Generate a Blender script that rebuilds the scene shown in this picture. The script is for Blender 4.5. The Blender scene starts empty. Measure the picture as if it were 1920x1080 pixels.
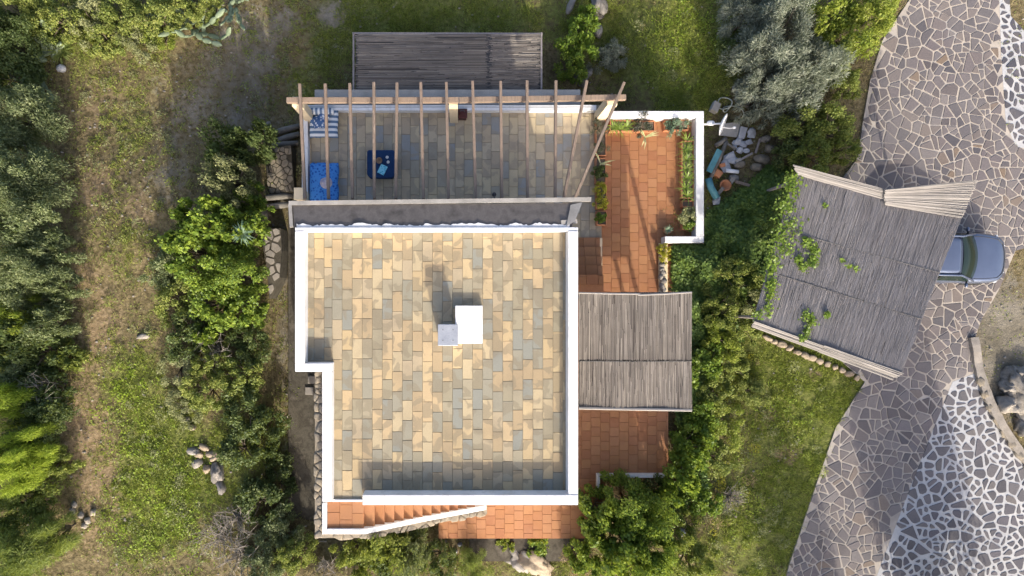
import bpy, math, random
import numpy as np
from mathutils import Vector, Matrix
from mathutils.geometry import tessellate_polygon

# ------------------------------------------------------------------ camera, sky, sun, exposure
scene = bpy.context.scene
COL = scene.collection
CAM_H = 23.4            # metres above the driveway
FPX = 1280.0            # focal length in photo pixels (24 mm on a 36 mm sensor, 1920 px wide)
NX, NY = 860.0, 560.0   # photo pixel straight below the lens
cam_d = bpy.data.cameras.new('camera')
cam = bpy.data.objects.new('camera', cam_d)
COL.objects.link(cam)
cam.location = (0, 0, CAM_H)
cam.rotation_euler = (0, 0, 0)
cam_d.sensor_width = 36.0
cam_d.lens = 24.0
cam_d.shift_x = (960 - NX) / 1920.0
cam_d.shift_y = (NY - 540) / 1920.0
cam_d.clip_start = 0.1
cam_d.clip_end = 2000
scene.camera = cam

SUN_EL = math.radians(28.5)
SH = Vector((0.23, -0.973, 0)).normalized()          # horizontal direction towards the sun
SUN_DIR = Vector((SH.x * math.cos(SUN_EL), SH.y * math.cos(SUN_EL), math.sin(SUN_EL)))
world = bpy.data.worlds.new('World')
scene.world = world
world.use_nodes = True
wn = world.node_tree.nodes
wl = world.node_tree.links
for n in list(wn):
    wn.remove(n)
sky = wn.new('ShaderNodeTexSky')
sky.sky_type = 'NISHITA'
sky.sun_disc = False
sky.sun_elevation = SUN_EL
sky.sun_rotation = math.atan2(SH.x, SH.y)
sky.air_density = 0.7
sky.dust_density = 4.0
sky.ozone_density = 0.3
bg = wn.new('ShaderNodeBackground')
bg.inputs['Strength'].default_value = 0.15
wo = wn.new('ShaderNodeOutputWorld')
wl.new(sky.outputs[0], bg.inputs['Color'])
wl.new(bg.outputs[0], wo.inputs['Surface'])

sun_d = bpy.data.lights.new('sun', 'SUN')
sun_d.energy = 2.2
sun_d.angle = math.radians(0.6)
sun_d.color = (1.0, 0.92, 0.78)
sun = bpy.data.objects.new('sun', sun_d)
COL.objects.link(sun)
sun.rotation_euler = SUN_DIR.to_track_quat('Z', 'Y').to_euler()
sun.location = (20, -60, 40)

scene.view_settings.view_transform = 'Standard'
scene.view_settings.look = 'None'
scene.view_settings.gamma = 1.0
scene.view_settings.use_curve_mapping = False
scene.view_settings.exposure = 1.34
scene.render.engine = 'CYCLES'
scene.cycles.max_bounces = 6
scene.cycles.transparent_max_bounces = 6

# ------------------------------------------------------------------ helpers
R = random.Random(7)
NR = np.random.RandomState(11)

def sstep(a, b, x):
    t = min(1.0, max(0.0, (x - a) / (b - a)))
    return t * t * (3 - 2 * t)

def vnoise(x, y, s=0):
    xi, yi = math.floor(x), math.floor(y)
    fx, fy = x - xi, y - yi
    def h(i, j):
        v = math.sin(i * 127.1 + j * 311.7 + s * 74.7) * 43758.5453
        return v - math.floor(v)
    ux, uy = fx * fx * (3 - 2 * fx), fy * fy * (3 - 2 * fy)
    return (h(xi, yi) * (1 - ux) + h(xi + 1, yi) * ux) * (1 - uy) + (h(xi, yi + 1) * (1 - ux) + h(xi + 1, yi + 1) * ux) * uy

def P(px, py, z=0.0):
    """The point at height z that the photo shows at pixel (px, py)."""
    k = (CAM_H - z) / FPX
    return Vector(((px - NX) * k, (NY - py) * k, z))

def tz(X, Y):
    """Terrain height: the plot falls away to the north of the house."""
    drop = sstep(1.5, 7.5, Y) * (1 - sstep(8.8, 13.0, X)) * (1 - 0.66 * sstep(5.6, 7.6, X)) * (1 - 0.6 * (1 - sstep(-9.5, -5.8, X)))
    far = 1 - sstep(9.5, 12.0, X)
    n = vnoise(X * 0.5, Y * 0.5, 1) * 0.16 + vnoise(X * 1.7, Y * 1.7, 2) * 0.06
    bank = -1.15 * sstep(-7.3, -6.4, X) * (1 - sstep(-3.4, -2.6, X)) * sstep(-9.5, -7.5, Y) * (1 - 0.9 * sstep(1.5, 5.0, Y))
    return -0.03 - 2.2 * drop - n * (0.15 + 0.85 * far) + bank

def G(px, py, up=0.0):
    """The terrain point that the photo shows at (px, py); up = height above it."""
    z = 0.0
    for _ in range(12):
        p = P(px, py, z + up)
        z = 0.5 * z + 0.5 * tz(p.x, p.y)
    p = P(px, py, z + up)
    return Vector((p.x, p.y, tz(p.x, p.y)))

class MB:
    def __init__(self):
        self.v = []
        self.f = []
    def add(self, vs, fs):
        b = len(self.v)
        self.v += [tuple(p) for p in vs]
        self.f += [tuple(b + i for i in f) for f in fs]
        return self
    def box(self, x0, x1, y0, y1, z0, z1, bottom=True):
        if x0 > x1: x0, x1 = x1, x0
        if y0 > y1: y0, y1 = y1, y0
        vs = [(x0, y0, z0), (x1, y0, z0), (x1, y1, z0), (x0, y1, z0), (x0, y0, z1), (x1, y0, z1), (x1, y1, z1), (x0, y1, z1)]
        fs = [(4, 5, 6, 7), (0, 1, 5, 4), (1, 2, 6, 5), (2, 3, 7, 6), (3, 0, 4, 7)]
        if bottom: fs.append((3, 2, 1, 0))
        return self.add(vs, fs)
    def beam(self, a, b, w, h, up=(0, 0, 1)):
        a, b = Vector(a), Vector(b)
        d = (b - a).normalized()
        s = d.cross(Vector(up)).normalized()
        u = s.cross(d)
        vs = []
        for p in (a, b):
            for i, j in ((-1, -1), (1, -1), (1, 1), (-1, 1)):
                vs.append(p + s * (i * w / 2) + u * (j * h / 2))
        return self.add(vs, [(0, 3, 2, 1), (4, 5, 6, 7), (0, 1, 5, 4), (1, 2, 6, 5), (2, 3, 7, 6), (3, 0, 4, 7)])
    def prism(self, poly, z0, z1):
        """poly: list of (x, y), counter-clockwise or not; z may be a number or a list per vertex."""
        n = len(poly)
        a = sum(poly[i][0] * poly[(i + 1) % n][1] - poly[(i + 1) % n][0] * poly[i][1] for i in range(n))
        if a < 0:
            poly = poly[::-1]
            if not isinstance(z0, (int, float)): z0 = z0[::-1]
            if not isinstance(z1, (int, float)): z1 = z1[::-1]
        Z0 = [z0] * n if isinstance(z0, (int, float)) else z0
        Z1 = [z1] * n if isinstance(z1, (int, float)) else z1
        vs = [(p[0], p[1], Z0[i]) for i, p in enumerate(poly)] + [(p[0], p[1], Z1[i]) for i, p in enumerate(poly)]
        tri = tessellate_polygon([[Vector((p[0], p[1], 0)) for p in poly]])
        fs = []
        for t in tri:
            A, B, C = [poly[i] for i in t]
            s = (B[0] - A[0]) * (C[1] - A[1]) - (B[1] - A[1]) * (C[0] - A[0])
            t = t if s > 0 else t[::-1]
            fs.append(tuple(n + i for i in t))
            fs.append(tuple(t[::-1]))
        for i in range(n):
            j = (i + 1) % n
            fs.append((i, j, n + j, n + i))
        return self.add(vs, fs)
    def tube(self, pts, radii, seg=6, cap=True):
        pts = [Vector(p) for p in pts]
        if isinstance(radii, (int, float)): radii = [radii] * len(pts)
        vs, fs = [], []
        ref = Vector((0.13, 0.27, 0.95))
        for i, p in enumerate(pts):
            d = (pts[min(i + 1, len(pts) - 1)] - pts[max(i - 1, 0)])
            d = d.normalized() if d.length > 1e-9 else Vector((0, 0, 1))
            s = d.cross(ref)
            if s.length < 1e-3: s = d.cross(Vector((1, 0, 0)))
            s.normalize()
            u = s.cross(d)
            for k in range(seg):
                a = 2 * math.pi * k / seg
                vs.append(p + s * (math.cos(a) * radii[i]) + u * (math.sin(a) * radii[i]))
        for i in range(len(pts) - 1):
            for k in range(seg):
                fs.append((i * seg + k, (i + 1) * seg + k, (i + 1) * seg + (k + 1) % seg, i * seg + (k + 1) % seg))
        if cap:
            fs.append(tuple(range(seg)))
            fs.append(tuple((len(pts) - 1) * seg + k for k in reversed(range(seg))))
        return self.add(vs, fs)
    def lathe(self, c, prof, seg=16, cap=True):
        """prof: (radius, z) from bottom to top round the vertical axis at c."""
        vs, fs = [], []
        for r, z in prof:
            for k in range(seg):
                a = 2 * math.pi * k / seg
                vs.append((c[0] + r * math.cos(a), c[1] + r * math.sin(a), c[2] + z))
        for i in range(len(prof) - 1):
            for k in range(seg):
                fs.append((i * seg + k, i * seg + (k + 1) % seg, (i + 1) * seg + (k + 1) % seg, (i + 1) * seg + k))
        if cap:
            fs.append(tuple(reversed(range(seg))))
            fs.append(tuple((len(prof) - 1) * seg + k for k in range(seg)))
        return self.add(vs, fs)
    def grid(self, fn, nu, nv):
        vs = [fn(i / nu, j / nv) for j in range(nv + 1) for i in range(nu + 1)]
        fs = [(j * (nu + 1) + i, j * (nu + 1) + i + 1, (j + 1) * (nu + 1) + i + 1, (j + 1) * (nu + 1) + i) for j in range(nv) for i in range(nu)]
        return self.add(vs, fs)
    def rock(self, c, sx, sy, sz, rnd, sub=2, rough=0.22, rot=0.0):
        n1, n2 = {1: (8, 5), 2: (12, 7), 3: (26, 15)}[sub]
        vs, fs = [], []
        s = rnd.random() * 100
        ca, sa = math.cos(rot), math.sin(rot)
        for j in range(n2 + 1):
            th = math.pi * j / n2
            for i in range(n1):
                ph = 2 * math.pi * i / n1
                d = Vector((math.sin(th) * math.cos(ph), math.sin(th) * math.sin(ph), math.cos(th)))
                m = max(abs(d.x), abs(d.y), abs(d.z))
                d = d * (0.62 + 0.38 / m * 0.8)
                k = 1 + (vnoise(d.x * 1.6 + s, d.y * 1.6 + d.z * 2.3, 5) - 0.5) * 2 * rough + (vnoise(d.x * 4.1 + s, d.y * 4.1 - d.z * 3.7, 6) - 0.5) * rough
                if sub == 3: k += (vnoise(d.x * 9 + s, d.y * 9 + d.z * 7, 7) - 0.5) * rough * .6
                x, y, z = d.x * sx * k, d.y * sy * k, d.z * sz * k
                vs.append((c[0] + x * ca - y * sa, c[1] + x * sa + y * ca, c[2] + z))
        for j in range(n2):
            for i in range(n1):
                fs.append((j * n1 + i, (j + 1) * n1 + i, (j + 1) * n1 + (i + 1) % n1, j * n1 + (i + 1) % n1))
        return self.add(vs, fs)
    def mesh(self, name, mat, smooth=False, org=(0, 0, 0)):
        me = bpy.data.meshes.new(name)
        o = Vector(org)
        me.from_pydata([(x - o.x, y - o.y, z - o.z) for x, y, z in self.v], [], self.f)
        if mat is not None: me.materials.append(mat)
        if smooth:
            me.polygons.foreach_set('use_smooth', [True] * len(me.polygons))
        me.update()
        return me
    def build(self, name, mat, parent=None, smooth=False, origin=None, kind=None, bevel=0.0):
        """World coordinates in, one object out; under a parent the origin is the parent's."""
        base = worg(parent) if parent else Vector(origin or (0, 0, 0))
        ob = bpy.data.objects.new(name, self.mesh(name, mat, smooth, base))
        COL.objects.link(ob)
        if parent: ob.parent = parent
        else: ob.location = base
        if kind: ob['kind'] = kind
        if bevel:
            m = ob.modifiers.new('bevel', 'BEVEL')
            m.width = bevel
            m.segments = 2
            m.limit_method = 'ANGLE'
        return ob

def worg(o):
    v = Vector((0, 0, 0))
    while o:
        v = v + o.location
        o = o.parent
    return v

def thing(name, label, cat, loc=(0, 0, 0), group=None):
    o = bpy.data.objects.new(name, None)
    COL.objects.link(o)
    o.location = loc
    o.empty_display_size = 0.2
    return tag(o, label, cat, group)

def tag(o, label, cat, group=None):
    o['label'] = label
    o['category'] = cat
    if group: o['group'] = group
    return o

def np_mesh(name, V, F, mat, smooth=False):
    """V (n,3), F (m,k) all faces of k corners."""
    me = bpy.data.meshes.new(name)
    V = np.asarray(V, dtype=np.float32)
    F = np.asarray(F, dtype=np.int32)
    m, k = F.shape
    me.vertices.add(len(V))
    me.vertices.foreach_set('co', V.ravel())
    me.loops.add(m * k)
    me.loops.foreach_set('vertex_index', F.ravel())
    me.polygons.add(m)
    me.polygons.foreach_set('loop_start', np.arange(0, m * k, k, dtype=np.int32))
    me.update(calc_edges=True)
    if mat is not None: me.materials.append(mat)
    return me

def link(name, me, parent=None, loc=(0, 0, 0), kind=None):
    o = bpy.data.objects.new(name, me)
    COL.objects.link(o)
    o.location = loc
    if parent: o.parent = parent
    if kind: o['kind'] = kind
    return o

# ------------------------------------------------------------------ materials
def lin(c):
    return tuple(((v / 255) / 12.92 if v / 255 <= 0.04045 else ((v / 255 + 0.055) / 1.055) ** 2.4) for v in c) + (1,)

class NT:
    def __init__(self, name):
        self.m = bpy.data.materials.new(name)
        self.m.use_nodes = True
        self.n = self.m.node_tree.nodes
        self.l = self.m.node_tree.links
        self.bsdf = self.n['Principled BSDF']
        self.out = self.n['Material Output']
    def node(self, t, **kw):
        n = self.n.new(t)
        for k, v in kw.items(): setattr(n, k, v)
        return n
    def set(self, sock, v):
        if hasattr(v, 'is_linked') or hasattr(v, 'node'): self.l.new(v, sock)
        else: sock.default_value = v
    def math(self, op, a, b=0.0, clamp=False):
        n = self.node('ShaderNodeMath', operation=op, use_clamp=clamp)
        self.set(n.inputs[0], a)
        self.set(n.inputs[1], b)
        return n.outputs[0]
    def noise(self, scale, detail=3, vec=None, rough=0.55, dist=0.0):
        n = self.node('ShaderNodeTexNoise')
        n.inputs['Scale'].default_value = scale
        n.inputs['Detail'].default_value = detail
        n.inputs['Roughness'].default_value = rough
        n.inputs['Distortion'].default_value = dist
        self.l.new(vec or self.pos(), n.inputs['Vector'])
        return n.outputs[0]
    def pos(self):
        if not hasattr(self, '_p'): self._p = self.node('ShaderNodeNewGeometry')
        return self._p.outputs['Position']
    def island(self):
        self.pos()
        return self._p.outputs['Random Per Island']
    def objrand(self):
        if not hasattr(self, '_o'): self._o = self.node('ShaderNodeObjectInfo')
        return self._o.outputs['Random']
    def rand(self):
        return self.math('FRACT', self.math('ADD', self.objrand(), self.island()))
    def ramp(self, fac, cols, interp='LINEAR', pos=None):
        n = self.node('ShaderNodeValToRGB')
        n.color_ramp.interpolation = interp
        e = n.color_ramp.elements
        while len(e) < len(cols): e.new(0.5)
        for i, c in enumerate(cols):
            e[i].position = pos[i] if pos else i / max(1, len(cols) - 1)
            e[i].color = c if len(c) == 4 else tuple(c) + (1,)
        self.l.new(fac, n.inputs[0])
        return n.outputs[0]
    def mix(self, fac, a, b, blend='MIX'):
        n = self.node('ShaderNodeMix', data_type='RGBA', blend_type=blend)
        self.set(n.inputs[0], fac)
        self.set(n.inputs[6], a)
        self.set(n.inputs[7], b)
        return n.outputs[2]
    def step(self, v, lo, hi):
        n = self.node('ShaderNodeMapRange')
        n.clamp = True
        self.l.new(v, n.inputs[0])
        n.inputs[1].default_value = lo
        n.inputs[2].default_value = hi
        return n.outputs[0]
    def bump(self, h, strength=0.3, dist=0.02):
        b = self.node('ShaderNodeBump')
        b.inputs['Strength'].default_value = strength
        b.inputs['Distance'].default_value = dist
        self.l.new(h, b.inputs['Height'])
        self.l.new(b.outputs[0], self.bsdf.inputs['Normal'])
    def done(self, col, rough=0.8, spec=0.3, metal=0.0):
        self.set(self.bsdf.inputs['Base Color'], col)
        self.bsdf.inputs['Roughness'].default_value = rough
        self.bsdf.inputs['Specular IOR Level'].default_value = spec
        self.bsdf.inputs['Metallic'].default_value = metal
        return self.m

def pmat(name, cols, scale=6.0, rough=0.8, bump=0.15, k_rand=0.0, fine=0.18, spec=0.25, metal=0.0, detail=4):
    t = NT(name)
    f = t.step(t.noise(scale, detail), 0.28, 0.72)
    if k_rand:
        f = t.math('ADD', t.math('MULTIPLY', f, 1 - k_rand), t.math('MULTIPLY', t.rand(), k_rand))
    c = t.ramp(f, cols)
    fn = t.noise(scale * 9, 3)
    if fine:
        v = t.math('ADD', t.math('MULTIPLY', fn, 2 * fine), 1 - fine)
        vm = t.node('ShaderNodeVectorMath', operation='SCALE')
        t.l.new(c, vm.inputs[0])
        t.l.new(v, vm.inputs['Scale'])
        c = vm.outputs[0]
    if bump: t.bump(fn, bump, 0.02)
    return t.done(c, rough, spec, metal)

def tile_mat(name, cols, stain, stain_amt=0.5, dirt=(0.12, 0.1, 0.08)):
    """Cut stone or clay tiles: one colour for each tile plus irregular mineral patches in it."""
    t = NT(name)
    r = t.rand()
    c = t.ramp(r, cols, 'CONSTANT', [i / len(cols) for i in range(len(cols))])
    off = t.node('ShaderNodeVectorMath', operation='ADD')
    cb = t.node('ShaderNodeCombineXYZ')
    t.l.new(t.math('MULTIPLY', r, 97.0), cb.inputs[0])
    t.l.new(t.math('MULTIPLY', r, 41.0), cb.inputs[2])
    t.l.new(t.pos(), off.inputs[0])
    t.l.new(cb.outputs[0], off.inputs[1])
    n = t.noise(2.3, 2, off.outputs[0], 0.4, 0.6)
    c = t.mix(t.math('MULTIPLY', t.step(n, 0.5, 0.54), stain_amt), c, stain + (1,))
    n2 = t.noise(0.8, 6, rough=.65)
    c = t.mix(t.math('MULTIPLY', t.step(n2, 0.48, 0.7), 0.3), c, dirt + (1,))
    g = t.noise(38, 3)
    c = t.mix(0.35, c, t.ramp(g, [(0.3, 0.3, 0.3), (1.0, 1.0, 1.0)]), 'MULTIPLY')
    t.bump(g, 0.2, 0.01)
    return t.done(c, 0.75, 0.3)

def leaf_mat(name, cols, trans=0.3, rough=0.5, spec=0.35):
    t = NT(name)
    r = t.math('ADD', t.math('MULTIPLY', t.island(), 0.62), t.math('MULTIPLY', t.step(t.noise(1.7, 2), 0.3, 0.7), 0.38))
    c = t.ramp(r, cols)
    t.done(c, rough, spec)
    tr = t.node('ShaderNodeBsdfTranslucent')
    t.l.new(t.mix(0.5, c, (0.5, 0.6, 0.08, 1), 'MIX'), tr.inputs['Color'])
    ms = t.node('ShaderNodeMixShader')
    ms.inputs[0].default_value = trans
    t.l.new(t.bsdf.outputs[0], ms.inputs[1])
    t.l.new(tr.outputs[0], ms.inputs[2])
    t.l.new(ms.outputs[0], t.out.inputs['Surface'])
    return t.m

M = {}
def plaster_mat():
    t = NT('plaster')
    n = t.noise(1.3, 5)
    c = t.ramp(t.step(n, 0.3, 0.7), [(0.56, 0.56, 0.56), (0.72, 0.72, 0.725)])
    s = t.noise(5.0, 6, rough=0.7)
    c = t.mix(t.math('MULTIPLY', t.step(s, 0.52, 0.72), 0.5), c, (0.36, 0.345, 0.31, 1))
    t.bump(t.noise(60, 2), 0.12, 0.01)
    return t.done(c, 0.85, 0.2)
M['plaster'] = plaster_mat()
M['cream'] = pmat('cream_plaster', [(0.62, 0.5, 0.33), (0.72, 0.6, 0.42)], 3, 0.85)
M['roof_tile'] = tile_mat('sandstone_tile', [(0.44, 0.335, 0.19), (0.465, 0.36, 0.21), (0.29, 0.255, 0.175), (0.4, 0.305, 0.18), (0.25, 0.235, 0.18), (0.43, 0.35, 0.22), (0.27, 0.25, 0.19), (0.36, 0.275, 0.165), (0.235, 0.235, 0.2), (0.45, 0.34, 0.2), (0.32, 0.28, 0.195), (0.38, 0.31, 0.205)], (0.22, 0.185, 0.125), 0.6)
M['terrace_tile'] = tile_mat('terrace_stone', [(0.52, 0.42, 0.27), (0.56, 0.46, 0.3), (0.38, 0.34, 0.26), (0.5, 0.4, 0.27), (0.35, 0.33, 0.28), (0.52, 0.43, 0.3), (0.31, 0.31, 0.29), (0.45, 0.36, 0.25)], (0.33, 0.28, 0.21), 0.6)
M['terracotta'] = tile_mat('terracotta_tile', [(0.36, 0.168, 0.072), (0.33, 0.148, 0.064), (0.385, 0.185, 0.082), (0.345, 0.155, 0.066), (0.31, 0.132, 0.06), (0.375, 0.18, 0.084)], (0.37, 0.17, 0.085), 0.4, (0.24, 0.12, 0.07))
M['terracotta_pot'] = pmat('terracotta_pot', [(0.36, 0.15, 0.07), (0.46, 0.21, 0.11)], 5, 0.8)
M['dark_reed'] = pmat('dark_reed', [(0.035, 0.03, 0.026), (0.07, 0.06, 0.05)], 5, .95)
M['joint'] = pmat('tile_joint', [(0.22, 0.19, 0.14), (0.3, 0.26, 0.19)], 8, 0.9)
M['clay_joint'] = pmat('clay_joint', [(0.3, 0.135, 0.066), (0.36, 0.165, 0.082)], 8, 0.9)
M['mortar'] = pmat('mortar', [(0.26, 0.238, 0.218), (0.38, 0.335, 0.285), (0.31, 0.287, 0.268)], 0.7, 0.9)
M['white_mortar'] = pmat('white_mortar', [(0.33, 0.335, 0.35), (0.45, 0.445, 0.44)], 1.0, 0.9)
def paving(name, cols):
    t = NT(name)
    c = t.ramp(t.rand(), cols)
    n = t.noise(0.55, 4)
    c = t.mix(t.math('MULTIPLY', t.step(n, 0.42, 0.68), 0.4), c, (0.22, 0.2, 0.19, 1))
    g = t.noise(26, 4)
    c = t.mix(0.6, c, t.ramp(g, [(0.3, 0.3, 0.3), (0.98, 0.98, 1.0)]), 'MULTIPLY')
    t.bump(g, 0.35, 0.015)
    return t.done(c, 0.72, 0.35)
M['paving'] = paving('porphyry', [(0.13, 0.112, 0.112), (0.19, 0.162, 0.155), (0.1, 0.088, 0.092), (0.2, 0.168, 0.15), (0.15, 0.13, 0.135), (0.17, 0.15, 0.15), (0.09, 0.085, 0.095), (0.22, 0.195, 0.185), (0.16, 0.145, 0.15), (0.12, 0.11, 0.115), (0.17, 0.155, 0.16), (0.21, 0.155, 0.11)])
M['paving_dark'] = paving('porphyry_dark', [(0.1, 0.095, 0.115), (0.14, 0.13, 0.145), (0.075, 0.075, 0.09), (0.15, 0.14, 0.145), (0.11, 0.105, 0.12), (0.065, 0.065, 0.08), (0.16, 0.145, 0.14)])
M['stone'] = pmat('field_stone', [(0.12, 0.1, 0.075), (0.26, 0.22, 0.165), (0.18, 0.16, 0.13), (0.32, 0.275, 0.21)], 6, 0.9, 0.5, 0.45, 0.3)
M['tan_stone'] = pmat('tan_stone', [(0.14, 0.11, 0.08), (0.32, 0.26, 0.19), (0.22, 0.18, 0.135)], 7, 0.9, 0.4, 0.5, 0.25)
M['grey_stone'] = pmat('grey_stone', [(0.1, 0.092, 0.082), (0.24, 0.22, 0.195), (0.33, 0.305, 0.275)], 7, 0.9, 0.6, 0.3, 0.35)
M['flag_stone'] = pmat('flag_stone', [(0.17, 0.15, 0.125), (0.29, 0.26, 0.225), (0.22, 0.2, 0.175)], 4, 0.9, 0.4, 0.5, 0.3)
M['concrete'] = pmat('concrete', [(0.27, 0.26, 0.24), (0.36, 0.345, 0.32)], 2, 0.9, 0.2)
M['shade_toned_concrete'] = pmat('shade_toned_concrete', [(0.035, 0.031, 0.024), (0.09, 0.08, 0.062), (0.055, 0.048, 0.036), (0.12, 0.105, 0.084)], 2.6, 0.95, 0.5, 0, 0.35)  # mottled concrete, its colour lowered to stand in for the house's shade
M['bitumen'] = pmat('grey_sheet', [(0.06, 0.054, 0.05), (0.125, 0.112, 0.104), (0.085, 0.077, 0.072)], 2.2, 0.7, 0.12, fine=0.2)
M['gutter'] = pmat('gutter_metal', [(0.2, 0.19, 0.175), (0.3, 0.285, 0.265)], 3, 0.6, 0.05)
M['cap_metal'] = pmat('cap_metal', [(0.28, 0.3, 0.34), (0.36, 0.38, 0.42)], 3, 0.45, 0.05, metal=0.4)
M['screw'] = pmat('screw', [(0.12, 0.12, 0.13), (0.2, 0.2, 0.2)], 8, 0.5, 0)
def wood_mat(name, cols, stretch=(1, 1, 0.12)):
    t = NT(name)
    mp = t.node('ShaderNodeMapping')
    t.l.new(t.pos(), mp.inputs[0])
    mp.inputs['Scale'].default_value = (9, 1.0, 9)
    f = t.noise(3.0, 4, mp.outputs[0])
    f = t.math('ADD', t.math('MULTIPLY', t.step(f, 0.3, 0.7), 0.65), t.math('MULTIPLY', t.rand(), 0.35))
    c = t.ramp(f, cols)
    t.bump(f, 0.25, 0.01)
    return t.done(c, 0.8, 0.2)
M['timber'] = wood_mat('weathered_timber', [(0.14, 0.1, 0.075), (0.27, 0.2, 0.15), (0.19, 0.145, 0.11), (0.36, 0.28, 0.215)])
M['grey_wood'] = wood_mat('grey_wood', [(0.16, 0.14, 0.13), (0.26, 0.23, 0.22), (0.32, 0.29, 0.27)])
M['log'] = pmat('log_bark', [(0.13, 0.12, 0.105), (0.25, 0.23, 0.205)], 4, 0.95, 0.5)
def reed_mat(name, cols):
    t = NT(name)
    c = t.ramp(t.island(), cols)
    n = t.noise(1.6, 4)
    c = t.mix(t.math('MULTIPLY', t.step(n, 0.4, 0.7), 0.4), c, tuple(x * 0.55 for x in cols[1]) + (1,))
    return t.done(c, 0.85, 0.15)
M['reed'] = reed_mat('weathered_reed', [(0.15, 0.13, 0.115), (0.27, 0.24, 0.21), (0.2, 0.18, 0.16), (0.39, 0.35, 0.3), (0.24, 0.215, 0.19), (0.11, 0.095, 0.085), (0.32, 0.285, 0.25)])
M['reed_grey'] = reed_mat('silver_reed', [(0.21, 0.195, 0.19), (0.25, 0.235, 0.23), (0.225, 0.21, 0.205), (0.28, 0.265, 0.26), (0.24, 0.225, 0.22), (0.19, 0.18, 0.175)])
M['reed_pale'] = reed_mat('pale_reed', [(0.21, 0.195, 0.18), (0.27, 0.25, 0.232), (0.235, 0.22, 0.205), (0.31, 0.29, 0.27), (0.12, 0.11, 0.102)])
M['wire'] = pmat('wire', [(0.05, 0.05, 0.055), (0.09, 0.09, 0.09)], 8, 0.6, 0)

M['bark'] = pmat('bark', [(0.11, 0.085, 0.06), (0.2, 0.165, 0.125)], 8, 0.95, 0.4)
M['twig'] = pmat('dry_twig', [(0.15, 0.13, 0.11), (0.28, 0.255, 0.22)], 6, 0.9, 0, 0.5)
M['olive'] = leaf_mat('olive_leaf', [(0.04, 0.065, 0.028), (0.12, 0.155, 0.07), (0.2, 0.235, 0.115), (0.28, 0.31, 0.165)], 0.2, 0.55)
M['silver'] = leaf_mat('silver_leaf', [(0.05, 0.065, 0.05), (0.16, 0.185, 0.14), (0.26, 0.285, 0.225), (0.38, 0.4, 0.325)], 0.12, 0.6)
M['pale'] = leaf_mat('pale_leaf', [(0.12, 0.13, 0.055), (0.22, 0.235, 0.11), (0.31, 0.315, 0.165)], 0.2, 0.6)
M['carob'] = leaf_mat('carob_leaf', [(0.035, 0.07, 0.014), (0.1, 0.165, 0.026), (0.19, 0.265, 0.036), (0.31, 0.38, 0.055)], 0.3, 0.5, 0.35)
M['mastic'] = leaf_mat('mastic_leaf', [(0.055, 0.085, 0.02), (0.14, 0.18, 0.042), (0.23, 0.265, 0.065), (0.33, 0.33, 0.09)], 0.28, 0.55, 0.3)
M['dark'] = leaf_mat('dark_leaf', [(0.03, 0.05, 0.016), (0.06, 0.09, 0.03), (0.1, 0.135, 0.045), (0.16, 0.19, 0.07)], 0.22, 0.55, 0.3)
M['lime'] = leaf_mat('lime_leaf', [(0.090, 0.140, 0.020), (0.170, 0.230, 0.030), (0.260, 0.300, 0.050), (0.320, 0.330, 0.060)], 0.35, 0.5)
M['pine'] = leaf_mat('pine_needle', [(0.12, 0.18, 0.025), (0.27, 0.36, 0.045), (0.4, 0.48, 0.065)], 0.35, 0.5)
M['feather'] = leaf_mat('feather_leaf', [(0.08, 0.12, 0.03), (0.17, 0.22, 0.06), (0.27, 0.31, 0.105)], 0.3, 0.6)
M['yellow'] = leaf_mat('yellow_leaf', [(0.24, 0.24, 0.02), (0.42, 0.39, 0.035), (0.55, 0.47, 0.06)], 0.3, 0.5)
M['ivy'] = leaf_mat('ivy_leaf', [(0.035, 0.065, 0.016), (0.075, 0.13, 0.03), (0.13, 0.2, 0.044), (0.22, 0.29, 0.06)], 0.2, 0.55, 0.3)
M['vine'] = leaf_mat('vine_leaf', [(0.060, 0.120, 0.020), (0.140, 0.220, 0.030), (0.240, 0.320, 0.050)], 0.35, 0.45)
M['spiky'] = leaf_mat('spiky_leaf', [(0.100, 0.170, 0.030), (0.190, 0.280, 0.045), (0.300, 0.360, 0.080)], 0.3, 0.4)
M['bluegreen'] = leaf_mat('bluegreen_leaf', [(0.060, 0.110, 0.070), (0.120, 0.190, 0.120), (0.200, 0.270, 0.180)], 0.2, 0.5)
M['purple'] = leaf_mat('purple_leaf', [(0.035, 0.040, 0.030), (0.070, 0.075, 0.050), (0.110, 0.085, 0.090)], 0.2, 0.5)
M['cactus'] = pmat('cactus_pad', [(0.13, 0.17, 0.1), (0.22, 0.27, 0.17)], 6, 0.6, 0.1, 0.5)
M['dry'] = leaf_mat('dry_leaf', [(0.200, 0.140, 0.080), (0.320, 0.220, 0.130), (0.420, 0.300, 0.200)], 0.2, 0.7)
M['grass_green'] = leaf_mat('grass_green', [(0.1, 0.14, 0.022), (0.19, 0.24, 0.04), (0.28, 0.32, 0.06), (0.37, 0.37, 0.11)], 0.3, 0.6)
M['grass_dry'] = leaf_mat('grass_dry', [(0.17, 0.145, 0.06), (0.29, 0.245, 0.115), (0.41, 0.34, 0.18)], 0.2, 0.7)
M['clover'] = leaf_mat('clover', [(0.1, 0.16, 0.014), (0.2, 0.28, 0.026), (0.31, 0.4, 0.04)], 0.3, 0.5)

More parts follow.
